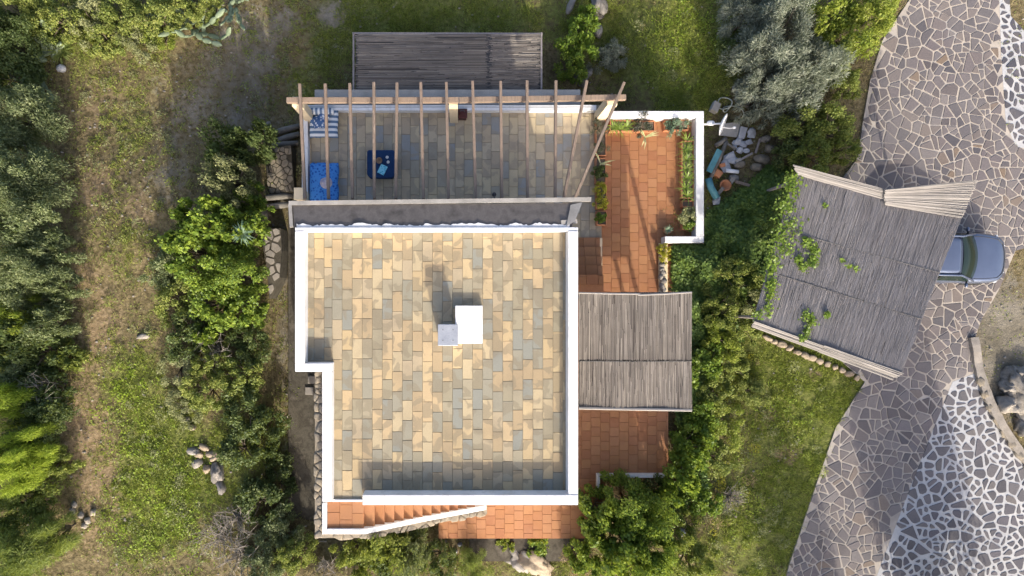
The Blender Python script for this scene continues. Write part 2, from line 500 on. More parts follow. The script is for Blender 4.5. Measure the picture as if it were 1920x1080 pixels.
def ground_mat():
    t = NT('ground_soil')
    a = t.node('ShaderNodeAttribute', attribute_name='gmap')
    sep = t.node('ShaderNodeSeparateColor')
    t.l.new(a.outputs['Color'], sep.inputs[0])
    n1 = t.noise(1.1, 6, rough=0.62)
    n2 = t.noise(6.5, 5, rough=0.65)
    n3 = t.noise(30, 3)
    soil = t.ramp(t.step(n2, 0.3, 0.7), [(0.08, 0.064, 0.032), (0.18, 0.145, 0.078), (0.28, 0.23, 0.13)])
    dirt = t.ramp(t.step(n2, 0.3, 0.7), [(0.18, 0.13, 0.072), (0.27, 0.2, 0.118), (0.36, 0.28, 0.175)])
    sand = t.ramp(t.step(n1, 0.3, 0.7), [(0.12, 0.105, 0.075), (0.21, 0.185, 0.14), (0.28, 0.25, 0.2)])
    green = t.ramp(t.step(n2, 0.3, 0.7), [(0.06, 0.075, 0.018), (0.14, 0.16, 0.04), (0.24, 0.24, 0.08)])
    def wmask(ch, soft=0.35):
        v = t.math('ADD', sep.outputs[ch], t.math('MULTIPLY', t.math('SUBTRACT', t.math('ADD', t.math('MULTIPLY', n1, 0.5), t.math('MULTIPLY', n2, 0.5)), 0.5), 2.6))
        return t.step(v, 0.5 - soft / 2, 0.5 + soft / 2)
    c = t.mix(wmask('Red'), soil, green)
    c = t.mix(wmask('Green'), c, dirt)
    c = t.mix(wmask('Blue'), c, sand)
    c = t.mix(0.6, c, t.ramp(n3, [(0.35, 0.35, 0.35), (1.1, 1.1, 1.1)]), 'MULTIPLY')
    t.bump(t.math('ADD', n2, t.math('MULTIPLY', n3, 0.4)), 0.8, 0.06)
    return t.done(c, 0.95, 0.1)
M['ground'] = ground_mat()

# ------------------------------------------------------------------ ground: one sheet, fine near the house, coarse to the horizon
# what grows where, in photo pixels: (x, y, rx, ry, weight)
GREEN = [(290, 930, 90, 120, 1.0), (240, 720, 70, 55, 0.6), (300, 820, 60, 80, 0.45), (250, 640, 50, 60, 0.35), (1300, 80, 90, 120, 1.0), (1290, 160, 60, 60, 0.8), (900, 30, 260, 60, 0.75),
         (1500, 800, 150, 150, 0.75), (1560, 720, 90, 70, 0.8), (1430, 1010, 120, 120, 0.75), (1540, 860, 50, 120, .4), (620, 110, 60, 70, 0.45), (570, 170, 70, 50, 0.5), (250, 470, 60, 60, 0.32), (230, 330, 60, 120, 0.28),
         (460, 850, 120, 120, 0.6), (1150, 100, 90, 110, 0.5), (700, 30, 120, 60, 0.55), (240, 230, 60, 60, 0.3), (1380, 650, 90, 90, 0.7), (500, 620, 40, 100, 0.35), (150, 60, 250, 80, 0.6), (30, 600, 90, 500, 0.5), (1000, 1060, 260, 60, 0.5), (1350, 420, 90, 120, 0.5)]
DIRT = [(180, 360, 55, 50, 0.75), (195, 620, 40, 60, 0.75), (150, 770, 40, 90, 0.75), (190, 870, 45, 80, 0.55), (270, 420, 30, 110, 0.6), (160, 510, 40, 60, 0.55), (200, 180, 70, 60, 0.3), (440, 80, 20, 60, 0.6), (190, 250, 70, 60, 0.35),
        (170, 980, 40, 90, 0.45), (1475, 852, 24, 20, 1.1), (1430, 790, 40, 30, .35), (1395, 960, 30, 40, .4), (1480, 770, 40, 30, .3), (1440, 900, 40, 30, .3), (1530, 705, 14, 14, 0.8), (230, 950, 40, 40, 0.25), (880, 1040, 60, 40, 0.5), (500, 400, 20, 30, 0.8), (510, 620, 20, 60, 0.5)]
SAND = [(520, 60, 110, 90, 0.45), (420, 120, 90, 80, 0.42), (340, 260, 50, 110, 0.45), (460, 200, 60, 60, 0.42), (300, 350, 30, 70, 0.4), (1880, 610, 60, 110, 1.0), (1900, 720, 60, 80, 0.8), (640, 30, 60, 40, 0.45), (540, 560, 30, 300, 0.6)]
def field(lst, px, py):
    s = 0.0
    for x, y, rx, ry, w in lst:
        d = ((px - x) / rx) ** 2 + ((py - y) / ry) ** 2
        if d < 5: s += w * math.exp(-d * 0.9)
    return min(1.0, s)
def unproject(X, Y, z):
    k = FPX / (CAM_H - z)
    return NX + X * k, NY - Y * k

gx = np.concatenate([[-700, -250, -90, -45, -28], np.arange(-21, 24.01, 0.16), [30, 46, 90, 250, 700]])
gy = np.concatenate([[-700, -250, -90, -40, -22], np.arange(-14.5, 15.01, 0.16), [22, 40, 90, 250, 700]])
gv = []
gc = []
for y in gy:
    for x in gx:
        z = tz(x, y)
        under = (-4.6 < x < 6.9 and -5.8 < y < 6.2) or (4.5 < x < 8.1 and .5 < y < 6.1)
        gv.append((x, y, min(z, -1.7) if under else z))
        px, py = unproject(x, y, z)
        gc += [field(GREEN, px, py), field(DIRT, px, py), field(SAND, px, py), 1.0]
nxg, nyg = len(gx), len(gy)
ii, jj = np.meshgrid(np.arange(nxg - 1), np.arange(nyg - 1))
a = (jj * nxg + ii).ravel()
gme = np_mesh('ground', gv, np.stack([a, a + 1, a + nxg + 1, a + nxg], 1), M['ground'])
gme.polygons.foreach_set('use_smooth', [True] * len(gme.polygons))
at = gme.color_attributes.new('gmap', 'FLOAT_COLOR', 'POINT')
at.data.foreach_set('color', np.array(gc, dtype=np.float32))
link('ground', gme, kind='structure')

# ------------------------------------------------------------------ driveway of irregular porphyry slabs
def inside(p, poly):
    c = False
    n = len(poly)
    for i in range(n):
        x0, y0 = poly[i]
        x1, y1 = poly[(i + 1) % n]
        if (y0 > p[1]) != (y1 > p[1]) and p[0] < (x1 - x0) * (p[1] - y0) / (y1 - y0) + x0: c = not c
    return c
def clip_half(poly, nx, ny, d):
    out = []
    n = len(poly)
    for i in range(n):
        a, b = poly[i], poly[(i + 1) % n]
        da, db = a[0] * nx + a[1] * ny - d, b[0] * nx + b[1] * ny - d
        if da <= 0: out.append(a)
        if (da < 0) != (db < 0) and abs(da - db) > 1e-12:
            t = da / (da - db)
            out.append((a[0] + (b[0] - a[0]) * t, a[1] + (b[1] - a[1]) * t))
    return out
def poly_dist(p, poly):
    best = 1e9
    n = len(poly)
    for i in range(n):
        ax, ay = poly[i]
        bx, by = poly[(i + 1) % n]
        dx, dy = bx - ax, by - ay
        t = max(0, min(1, ((p[0] - ax) * dx + (p[1] - ay) * dy) / (dx * dx + dy * dy + 1e-12)))
        best = min(best, math.hypot(ax + dx * t - p[0], ay + dy * t - p[1]))
    return best
def nearest(p, poly):
    best, out = 1e9, p
    n = len(poly)
    for i in range(n):
        ax, ay = poly[i]
        bx, by = poly[(i + 1) % n]
        dx, dy = bx - ax, by - ay
        t = max(0, min(1, ((p[0] - ax) * dx + (p[1] - ay) * dy) / (dx * dx + dy * dy + 1e-12)))
        q = (ax + dx * t, ay + dy * t)
        d = math.hypot(q[0] - p[0], q[1] - p[1])
        if d < best: best, out = d, q
    return out
def crazy(poly, smin, smax, gap, rnd, tries=0, margin=None):
    """Irregular slabs that fill poly: cells of a Voronoi diagram, each shrunk by half a joint."""
    xs, ys = [p[0] for p in poly], [p[1] for p in poly]
    x0, x1, y0, y1 = min(xs), max(xs), min(ys), max(ys)
    cell = smax * 1.4
    WT = {}
    H = {}
    SZ = {}
    pts = []
    area = (x1 - x0) * (y1 - y0)
    for smul, tr_ in ((1.35, .5 * area), (1.05, 2.2 * area), (.78, 7 * area), (.55, 16 * area), (0, 130 * area)):
        for _ in range(int(tr_)):
            p = (rnd.uniform(x0 - .4, x1 + .4), rnd.uniform(y0 - .4, y1 + .4))
            s = smax * smul * rnd.uniform(.85, 1.1) if smul else smin * rnd.uniform(.9, 1.3)
            k = (int(p[0] // cell), int(p[1] // cell))
            ok = True
            for i in (-1, 0, 1):
                for j in (-1, 0, 1):
                    for q in H.get((k[0] + i, k[1] + j), ()):
                        if (q[0] - p[0]) ** 2 + (q[1] - p[1]) ** 2 < (.5 * (s + SZ[q])) ** 2:
                            ok = False
                            break
            if ok:
                H.setdefault(k, []).append(p)
                pts.append(p)
                SZ[p] = s
                WT[p] = (s * .5) ** 2
    cells = []
    for p in pts:
        if not inside(p, poly) and (margin is None or poly_dist(p, poly) > margin): continue
        k = (int(p[0] // cell), int(p[1] // cell))
        c = [(p[0] - 1, p[1] - 1), (p[0] + 1, p[1] - 1), (p[0] + 1, p[1] + 1), (p[0] - 1, p[1] + 1)]
        near = [q for i in range(-2, 3) for j in range(-2, 3) for q in H.get((k[0] + i, k[1] + j), ()) if q is not p]
        near.sort(key=lambda q: (q[0] - p[0]) ** 2 + (q[1] - p[1]) ** 2)
        for q in near[:22]:
            dx, dy = q[0] - p[0], q[1] - p[1]
            L = math.hypot(dx, dy)
            dx, dy = dx / L, dy / L
            g = gap * rnd.uniform(0.45, 1.6)
            c = clip_half(c, dx, dy, p[0] * dx + p[1] * dy + L / 2 + (WT[p] - WT[q]) / (2 * L) - g / 2)
            if len(c) < 3: break
        if len(c) < 3: continue
        # round the corners a little
        r = []
        n = len(c)
        for i in range(n):
            a_, b_, d_ = c[i - 1], c[i], c[(i + 1) % n]
            for q in (a_, d_):
                L = math.hypot(q[0] - b_[0], q[1] - b_[1])
                if L < 1e-4: continue
                t = min(0.3, 0.016 / L)
                r.append((b_[0] + (q[0] - b_[0]) * t, b_[1] + (q[1] - b_[1]) * t))
        # keep within the outline
        if len(r) < 3: continue
        if margin is not None:
            cells.append((1.0, p, c))
            continue
        r = [q if inside(q, poly) else nearest(q, poly) for q in r]
        if math.hypot(*(sum(q[i] for q in r) / len(r) - p[i] for i in (0, 1))) > smax: continue
        p = (sum(q[0] for q in r) / len(r), sum(q[1] for q in r) / len(r))
        ar = abs(sum(r[i][0] * r[(i + 1) % len(r)][1] - r[(i + 1) % len(r)][0] * r[i][1] for i in range(len(r)))) / 2
        if ar < 0.012: continue
        cells.append((ar, p, r))
    return cells
def parea(r):
    n = len(r)
    return sum(r[i][0] * r[(i + 1) % n][1] - r[(i + 1) % n][0] * r[i][1] for i in range(n)) / 2
def split_slab(poly, target, rnd, out, depth=0):
    a = abs(parea(poly))
    t = target[0] + (target[1] - target[0]) * rnd.random() ** 1.6
    if a < t * 1.5 or depth > 9:
        out.append(poly)
        return
    n = len(poly)
    cx, cy = sum(q[0] for q in poly) / n, sum(q[1] for q in poly) / n
    sxx = sum((q[0] - cx) ** 2 for q in poly)
    syy = sum((q[1] - cy) ** 2 for q in poly)
    sxy = sum((q[0] - cx) * (q[1] - cy) for q in poly)
    an = .5 * math.atan2(2 * sxy, sxx - syy) + rnd.uniform(-.38, .38)
    nx_, ny_ = math.cos(an), math.sin(an)
    k = math.sqrt(a) * rnd.uniform(-.16, .16)
    d = cx * nx_ + cy * ny_ + k
    for s in (1, -1):
        h = clip_half(poly, s * nx_, s * ny_, s * d)
        if len(h) >= 3: split_slab(h, target, rnd, out, depth + 1)
def shards(poly, target, gap, rnd, corner=.02):
    big = crazy(poly, .34, .62, 0.0, rnd, 0, .8)
    cells = []
    for ar, p, r in big:
        if parea(r) < 0: r = r[::-1]
        out = []
        split_slab(r, target, rnd, out)
        for s in out:
            c = s
            n = len(s)
            for i in range(n):
                a_, b_ = s[i], s[(i + 1) % n]
                L = math.hypot(b_[0] - a_[0], b_[1] - a_[1])
                if L < 1e-5: continue
                nx_, ny_ = (b_[1] - a_[1]) / L, -(b_[0] - a_[0]) / L
                c = clip_half(c, nx_, ny_, a_[0] * nx_ + a_[1] * ny_ - gap * rnd.uniform(.3, .75))
                if len(c) < 3: break
            if len(c) < 3 or abs(parea(c)) < .007: continue
            q_ = []
            m = len(c)
            for i in range(m):
                b_ = c[i]
                for o_ in (c[i - 1], c[(i + 1) % m]):
                    L = math.hypot(o_[0] - b_[0], o_[1] - b_[1])
                    if L < 1e-4: continue
                    t = min(.36, corner * rnd.uniform(.4, 1.6) / L)
                    q_.append((b_[0] + (o_[0] - b_[0]) * t + rnd.uniform(-.005, .005), b_[1] + (o_[1] - b_[1]) * t + rnd.uniform(-.005, .005)))
            if len(q_) < 3: continue
            cen = (sum(v[0] for v in q_) / len(q_), sum(v[1] for v in q_) / len(q_))
            if not inside(cen, poly): continue
            q_ = [v if inside(v, poly) else nearest(v, poly) for v in q_]
            if abs(parea(q_)) < .006: continue
            cen = (sum(v[0] for v in q_) / len(q_), sum(v[1] for v in q_) / len(q_))
            cells.append((abs(parea(q_)), cen, q_))
    return cells
def slab_mb(mb, p, r, z, h, rnd, org=(0, 0)):
    n = len(r)
    a = sum(r[i][0] * r[(i + 1) % n][1] - r[(i + 1) % n][0] * r[i][1] for i in range(n))
    if a < 0: r = r[::-1]
    tx, ty = rnd.uniform(-.012, .012), rnd.uniform(-.012, .012)
    def zz(q): return z + h + (q[0] - p[0]) * tx + (q[1] - p[1]) * ty
    vs = [(q[0] - org[0], q[1] - org[1], z - 0.01) for q in r]
    for q in r:
        x, y = p[0] + (q[0] - p[0]) * 0.96, p[1] + (q[1] - p[1]) * 0.96
        vs.append((x - org[0], y - org[1], zz((x, y))))
    fs = [tuple(range(n, 2 * n))] + [(i, (i + 1) % n, n + (i + 1) % n, n + i) for i in range(n)]
    mb.add(vs, fs)
def paved(name, poly, smin, smax, gap, z, base_mat, stone_mat, rnd, cap=300, corner=.02):
    b = MB()
    b.prism(poly, z - 0.12, z)
    road = b.build(name, base_mat, kind='structure')
    cells = shards(poly, (smin, smax), gap, rnd, corner)
    def seen(c):
        px, py = unproject(c[1][0], c[1][1], z)
        return -20 < px < 1940 and -20 < py < 1100
    cells.sort(key=lambda c: -c[0] - (10 if seen(c) else 0))
    rest = MB()
    for i, (ar, p, r) in enumerate(cells):
        if i < cap:
            m = MB()
            slab_mb(m, p, r, 0, 0.012 + rnd.random() * 0.006, rnd, p)
            link('paving_stone', m.mesh('paving_stone', stone_mat), road, (p[0], p[1], z))
        else:
            slab_mb(rest, p, r, z, 0.012 + rnd.random() * 0.006, rnd)
    if rest.v: rest.build('paving_stone', stone_mat, road, kind='stuff')
    return road
def pp(lst, z=0.0):
    return [tuple(P(x, y, z)[:2]) for x, y in lst]
right_edge = [(1905, 468), (1872, 545), (1840, 600), (1824, 645), (1828, 700), (1850, 765), (1885, 820), (1930, 880), (2060, 960)]
drive = [(1740, -90), (1705, 0), (1655, 75), (1632, 150), (1618, 230), (1606, 300), (1560, 360), (1500, 430), (1490, 600), (1622, 716), (1568, 800), (1520, 940), (1480, 1060), (1445, 1180),
         (1608, 1180), (1642, 1085), (1712, 900), (1786, 716), (1826, 702), (1824, 645), (1840, 600), (1872, 545), (1905, 468), (2060, 440), (2060, 300), (1905, 275), (1886, 232), (1877, 100), (1871, -90)]
paved('driveway', pp(drive), 0.04, 0.19, 0.04, 0.0, M['mortar'], M['paving'], random.Random(3))
apron = [(1786, 716), (1712, 900), (1642, 1085), (1608, 1180), (2060, 1180), (2060, 960), (1930, 880), (1885, 820), (1850, 765), (1828, 700)]
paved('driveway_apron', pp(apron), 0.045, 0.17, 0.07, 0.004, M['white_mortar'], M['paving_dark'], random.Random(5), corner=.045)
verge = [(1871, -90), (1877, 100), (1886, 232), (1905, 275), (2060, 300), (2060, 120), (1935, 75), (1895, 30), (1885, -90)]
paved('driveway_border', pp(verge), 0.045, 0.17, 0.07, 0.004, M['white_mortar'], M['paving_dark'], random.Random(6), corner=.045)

# curved stone kerb along the bare bed beside the apron
kb = thing('kerb_wall', 'low curved tan stone kerb between white-jointed paving and bare earth', 'kerb', P(1850, 760, 0))
kpts = [(1822, 632), (1826, 660), (1834, 700), (1850, 748), (1874, 796), (1902, 838), (1935, 880), (1975, 925)]
kr = random.Random(12)
m = MB()
kp = []
for i in range(len(kpts) - 1):
    for h in range(4):
        t = h / 4
        kp.append((kpts[i][0] + (kpts[i + 1][0] - kpts[i][0]) * t, kpts[i][1] + (kpts[i + 1][1] - kpts[i][1]) * t))
vs, fs = [], []
for i, (x, y) in enumerate(kp):
    a_, c_ = P(*kp[max(0, i - 1)], 0), P(*kp[min(len(kp) - 1, i + 1)], 0)
    d = (c_ - a_).normalized()
    s = Vector((-d.y, d.x, 0)) * (.12 + .03 * vnoise(i * .7, 3, 2))
    p = P(x, y, 0)
    z = .11 + .06 * vnoise(i * .5, 1, 4)
    vs += [p - s * 1.1 + Vector((0, 0, -.1)), p - s + Vector((0, 0, z)), p + s + Vector((0, 0, z + .02)), p + s * 1.1 + Vector((0, 0, -.1))]
    if i:
        o = i * 4
        fs += [(o - 4 + k, o - 3 + k, o + k + 1, o + k) for k in range(3)]
m.add(vs, fs)
m.build('kerb', M['flag_stone'], kb)
for i in range(9, len(kp) - 2, 2):
    p = P(kp[i][0] - 3, kp[i][1] + 3, 0)
    m = MB()
    m.rock((p.x, p.y, .09), .2, .13, .07, kr, 2, .3, -1.0)
    m.build('kerb_stone', M['stone'], kb, True)

# ------------------------------------------------------------------ tiled floors
def rect_px(x0, y0, x1, y1, z):
    a_, b_ = P(x0, y1, z), P(x1, y0, z)
    return a_.x, b_.x, a_.y, b_.y
unit_tile = MB()
unit_tile.add([(-.5, -.5, 0), (.5, -.5, 0), (.5, .5, 0), (-.5, .5, 0), (-.488, -.488, 1), (.488, -.488, 1), (.488, .488, 1), (-.488, .488, 1)],
              [(4, 5, 6, 7), (0, 1, 5, 4), (1, 2, 6, 5), (2, 3, 7, 6), (3, 0, 4, 7)])
TILE = {}
def lay(parent, name, pieces, z, mat, rnd, joint=0.008, h=0.014, cap=300):
    """pieces: (x0, x1, y0, y1) rectangles; one object each, the smallest past the cap joined."""
    if mat.name not in TILE: TILE[mat.name] = unit_tile.mesh(name, mat)
    org = worg(parent)
    pieces = sorted(pieces, key=lambda r: -(r[1] - r[0]) * (r[3] - r[2]))
    rest = MB()
    for i, (x0, x1, y0, y1) in enumerate(pieces):
        hh = h + rnd.uniform(-.003, .003)
        if i < cap:
            o = bpy.data.objects.new(name, TILE[mat.name])
            COL.objects.link(o)
            o.parent = parent
            o.location = Vector(((x0 + x1) / 2, (y0 + y1) / 2, z)) - org
            o.scale = (x1 - x0 - joint, y1 - y0 - joint, hh)
            o.rotation_euler = (rnd.uniform(-.004, .004), rnd.uniform(-.004, .004), rnd.uniform(-.006, .006))
        else:
            rest.box(x0 + joint / 2, x1 - joint / 2, y0 + joint / 2, y1 - joint / 2, z, z + hh, False)
    if rest.v: rest.build(name, mat, parent, kind='stuff')
def bond(x0, x1, y0, y1, w, l, rnd, ox=0.0, oy=0.0, ranges=None, vertical=True, jitter=0.03):
    """Columns of width w with tiles of length l, every second column shifted by half; clipped."""
    out = []
    k = 0
    x = x0 + ox
    while x > x0 + 1e-6: x -= w; k += 1
    while x < x1 - 1e-6:
        a_, b_ = max(x, x0), min(x + w, x1)
        if b_ - a_ > 0.02:
            lo, hi = (y0, y1) if ranges is None else ranges((a_ + b_) / 2)
            y = lo - l + oy + (l * 0.5 if k % 2 else 0) + rnd.uniform(-jitter, jitter) - l
            while y < hi:
                c, d = max(y, lo), min(y + l, hi)
                if d - c > 0.03: out.append((a_, b_, c, d))
                y += l
        x += w
        k += 1
    return out

TZ = -0.2      # stone terrace and clay patio north of the house
PZ = 0.55      # clay patio south and east of the house
RZ = 3.0       # roof deck
tr = random.Random(21)

WY_N, WY_S = P(0, 427, 3.5).y, P(0, 946, 3.5).y
WX_E, WX_W = P(1083, 0, 3.5).x, P(554, 0, 3.5).x

# stone terrace on the roof of the lower floor
b = MB()
tx0, tx1, ty1 = P(566, 0, TZ).x, P(1128, 0, TZ).x, P(0, 197, TZ).y
b.box(tx0, tx1, WY_N, ty1, -2.9, TZ)
terrace = b.build('terrace', M['joint'], kind='structure')
ix0, ix1, iy0, iy1 = P(579, 0, TZ).x, P(1117, 0, TZ).x, WY_N + .01, P(0, 209, TZ).y
lay(terrace, 'paving_tile', bond(ix0, ix1, iy0, iy1, 0.31, 0.6, tr, 0.1), TZ, M['terrace_tile'], tr)
b = MB()
lx0, lx1, _, ly = rect_px(590, 168, 1088, 190, -0.45)
b.box(lx0, lx1, ty1, ly, -0.6, -0.45)
b.build('ledge', M['concrete'], terrace)
tw = thing('terrace_parapet', 'thin white parapet along the north and west of the stone terrace', 'parapet', P(820, 203, TZ))
b = MB()
pt = 0.12
x0, x1, y0, y1 = rect_px(566, 197, 1118, 207, pt)
b.box(x0, x1, y0, y1, TZ - .3, pt)
wx0, wx1, wy0, wy1 = rect_px(566, 207, 577, 374, pt)
b.box(wx0, wx1, WY_N + .05, y0, TZ - .3, pt)
b.build('wall', M['plaster'], tw)
b = MB()
for dy in (0.03, 0.1):
    b.tube([(x0 + .2 + (x1 - x0 - .4) * i / 14, y0 + dy + .02, pt + 0.25 - 0.03 * math.sin(math.pi * ((i * 2) % 14) / 14)) for i in range(15)], 0.008, 5)
b.build('wire', M['wire'], tw)

# clay patio north-east
b = MB()
qx0, qx1, qy0, qy1 = P(1128, 0, TZ).x, P(1314, 0, TZ).x, P(0, 548, TZ).y, P(0, 214, TZ).y
b.box(qx0, qx1, qy0, qy1, -2.9, TZ)
patio = b.build('patio', M['clay_joint'], kind='structure')
b = MB()
b.box(WX_E, qx0, P(0, 447, TZ).y, WY_N, -2.9, TZ - .002)
b.build('landing', M['clay_joint'], patio)
lay(patio, 'clay_tile', bond(qx0 + .02, qx1 - .02, qy0, qy1, 0.315, 0.315, tr, 0.0), TZ, M['terracotta'], tr, 0.007)
lay(patio, 'clay_tile', bond(WX_E + .01, qx0, P(0, 447, TZ).y, WY_N, 0.315, 0.315, tr), TZ - .002, M['terracotta'], tr, 0.007)
b = MB()
b.box(qx0, P(1252, 0, TZ).x, -2.496, qy0 - .002, -1.2, TZ)
b.build('slab', M['clay_joint'], patio)
lay(patio, 'clay_tile', bond(qx0 + .02, P(1252, 0, TZ).x - .02, qy0 - .64, qy0, 0.315, 0.315, tr), TZ, M['terracotta'], tr, 0.007)
pw = thing('patio_wall', 'white plastered low wall around the north-east clay patio', 'wall', P(1310, 330, TZ))
b = MB()
zt = 0.27
x0, x1, y0, y1 = rect_px(1142, 208, 1320, 221, zt)
b.box(x0, x1, y0, y1, -2.9, zt)
ex0, ex1, ey0, ey1 = rect_px(1305, 221, 1320, 443, zt)
b.box(ex0, ex1, ey0, y0, -2.9, zt)
sx0, sx1, sy0, sy1 = rect_px(1247, 443, 1320, 455, zt)
b.box(sx0, ex1, sy0, ey0, -1.2, zt)
b.build('wall', M['plaster'], pw, bevel=0.015)

# steps up from the clay patio along the house wall
sr = thing('clay_steps', 'terracotta steps along the east house wall in the shade', 'steps', P(1105, 500, TZ))
ys = P(0, 447, TZ).y
NST = 5
for i in range(NST):
    za = TZ + (PZ - TZ) * (i + 1) / (NST)
    d = 0.325
    b = MB()
    b.box(WX_E + .003, qx0 - .09, ys - d * (i + 1) if i < NST - 1 else -2.496, ys - d * i, -0.5, za)
    st = b.build('step', M['clay_joint'], sr)
    pcs = bond(WX_E + .01, qx0 - .09, max(ys - d * (i + 1), P(0, 560, PZ).y) + .005, ys - d * i + .02, 0.4, 0.6, tr)
    lay(st, 'clay_tile', pcs, za, M['terracotta'], tr, 0.006, 0.02)
b = MB()
b.box(qx0 - .088, qx0 - .004, P(0, 548, TZ).y, ys, -0.5, TZ + .12)
b.build('side_kerb', M['cream'], sr)

# clay patio south and east
b = MB()
ax1, ay0, ay1 = P(1253, 0, PZ).x, P(0, 912, PZ).y, P(0, 556, PZ).y
bx0, bx1, by0 = P(822, 0, PZ).x, P(1136, 0, PZ).x, P(0, 1010, PZ).y
ay0 = WY_S - .004
YT = -2.5
b.box(WX_E, ax1, ay0, YT, -0.6, PZ)
patio2 = b.build('patio', M['clay_joint'], kind='structure')
lay(patio2, 'clay_tile', bond(WX_E + .01, ax1 - .01, ay0, YT, 0.315, 0.315, tr), PZ, M['terracotta'], tr, 0.007)
patio3 = MB().box(bx0 + .005, bx1 - .005, by0 + .005, WY_S - .008, PZ - .2, PZ + .001).build('patio', M['clay_joint'], kind='structure')
lay(patio3, 'clay_tile', bond(bx0 + .01, bx1 - .01, by0 + .01, WY_S - .01, 0.315, 0.315, tr), PZ + .002, M['terracotta'], tr, 0.007)
wl_ = thing('bed_wall', 'low white wall edging a planting bed on the shaded clay patio', 'wall', P(1180, 893, PZ))
b = MB()
zt = PZ + .25
x0, x1, y0, y1 = rect_px(1120, 890, 1247, 896, zt)
b.box(x0, x1, y0, y1, PZ, zt)
b.box(x0, x0 + .09, y0 - .35, y0, PZ, zt)
b.build('wall', M['plaster'], wl_, bevel=0.01)
# concrete apron south of the patio
b = MB()
b.box(P(880, 0, .1).x, P(1105, 0, .1).x, P(0, 1052, .1).y, by0 - .003, -0.3, 0.12)
b.build('path', M['shade_toned_concrete'], kind='structure')
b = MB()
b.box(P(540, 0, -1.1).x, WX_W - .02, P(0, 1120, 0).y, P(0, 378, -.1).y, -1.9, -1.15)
b.build('path', M['shade_toned_concrete'], kind='structure')  # west strip: wall shade is put into this path's colour

# ------------------------------------------------------------------ house
house = thing('house', 'white plastered flat-roofed house with sandstone tiled roof deck', 'house', (0, -2, 0))
b = MB()
i_ = 0.006
def q(x, y, z=3.5): return tuple(P(x, y, z)[:2])
outer = [(WX_W + i_, WY_N - i_), (WX_E - i_, WY_N - i_), (WX_E - i_, WY_S + i_), (P(604, 0, 3.45).x + i_, WY_S + i_), (P(604, 0, 3.45).x + i_, P(0, 697, 3.5).y + i_), (WX_W + i_, P(0, 697, 3.5).y + i_)]
b.prism(outer, -2.9, 2.9)
b.build('wall', M['plaster'], house)
b = MB()
b.prism(outer, 2.903, RZ)
roof = b.build('roof', M['joint'], house)
cw = 18.8 * (CAM_H - RZ) / FPX
rx0, rx1 = P(576, 0, RZ).x, P(1059, 0, RZ).x
xa, xb = P(623, 0, RZ).x, P(680, 0, RZ).x
yN, yM, yS, yK = P(0, 436, RZ).y, P(0, 676, RZ).y, P(0, 923, RZ).y, P(0, 938, RZ).y
def rr(x):
    if x < xa: return (yM, yN)
    if x < xb: return (yK, yN)
    return (yS, yN)
rb = random.Random(4)
pcs = bond(rx0, xa, yM, yN, cw, cw * 2, rb, 0.06 + cw * .5, 0.1, None, jitter=.06)
pcs += bond(xa, rx1, yS, yN, cw, cw * 2, rb, 0.0, 0.05, rr, jitter=.06)
lay(roof, 'roof_tile', pcs, RZ, M['roof_tile'], rb, 0.007, 0.016)
# parapets
b = MB()
zt = 3.5
def pbox(x0, y0, x1, y1, z=3.5, zb=2.9):
    a0, a1, c0, c1 = rect_px(x0, y0, x1, y1, z)
    b.box(a0, a1, c0, c1, zb, z)
PE, PI_ = 1084, 1065.5
N0, N1 = 426, 433
pbox(553, N0, PE, N1, 3.45)
pbox(553, N1 + .1, 571, 681, 3.47)
pbox(553, 681.1, 621.5, 697, 3.44)
pbox(604, 697.1, 621.5, 941, 3.43)
pbox(679.5, 928, PE, 947, 3.5)
pbox(PI_, N1 + .1, PE, 927.9, 3.48)
pbox(622, 936.5, 679, 941, 3.08)
b.build('parapet', M['plaster'], house, bevel=0.018)
# ragged white waterproofing daubed from the parapet onto the grey sheet
fr = random.Random(8)
b = MB()
top = []
n = 170
for i in range(n + 1):
    x = 556 + (1068 - 556) * i / n
    y = 425.5 - 4.0 * vnoise(i * 0.12, 1.0, 3) - 9.0 * max(0, vnoise(i * 0.16, 7.0, 4) - .45) - 3.5 * vnoise(i * .7, 3.0, 8)
    top.append((x, y))
low = [(x, 427.5) for x, _ in top]
for i in range(n):
    vs = [P(*low[i], 3.42), P(*low[i + 1], 3.42), P(*top[i + 1], 3.40), P(*top[i], 3.40)]
    b.add(vs + [v - Vector((0, 0, .06)) for v in vs], [(0, 1, 2, 3), (3, 2, 6, 7)])
b.build('flashing', M['plaster'], house)
# chimney: wide low block and the taller narrow flue with a metal lid
def cbox(mb, x0, y0, x1, y1, zt, zb=RZ):
    a0, a1, c0, c1 = rect_px(x0, y0, x1, y1, zt)
    mb.box(a0, a1, c0, c1, zb, zt)
    return a0, a1, c0, c1
b = MB()
cbox(b, 853.5, 573, 905, 644, RZ + .24)
ch = b.build('chimney', M['plaster'], house, bevel=0.012)
b = MB()
zc = RZ + 1.0
a0, a1, c0, c1 = cbox(b, 823, 610, 857, 646, zc - .05)
b.build('flue', M['plaster'], ch)
b = MB()
b.box(a0 - .03, a1 + .03, c0 - .03, c1 + .03, zc - .047, zc)
b.build('lid', M['cap_metal'], ch, bevel=0.01)
for u in (.22, .78):
    for v in (.22, .78):
        b = MB()
        b.lathe((a0 + (a1 - a0) * u, c0 + (c1 - c0) * v, zc), [(0.018, 0), (0.018, .012)], 8)
        b.build('screw', M['screw'], ch)
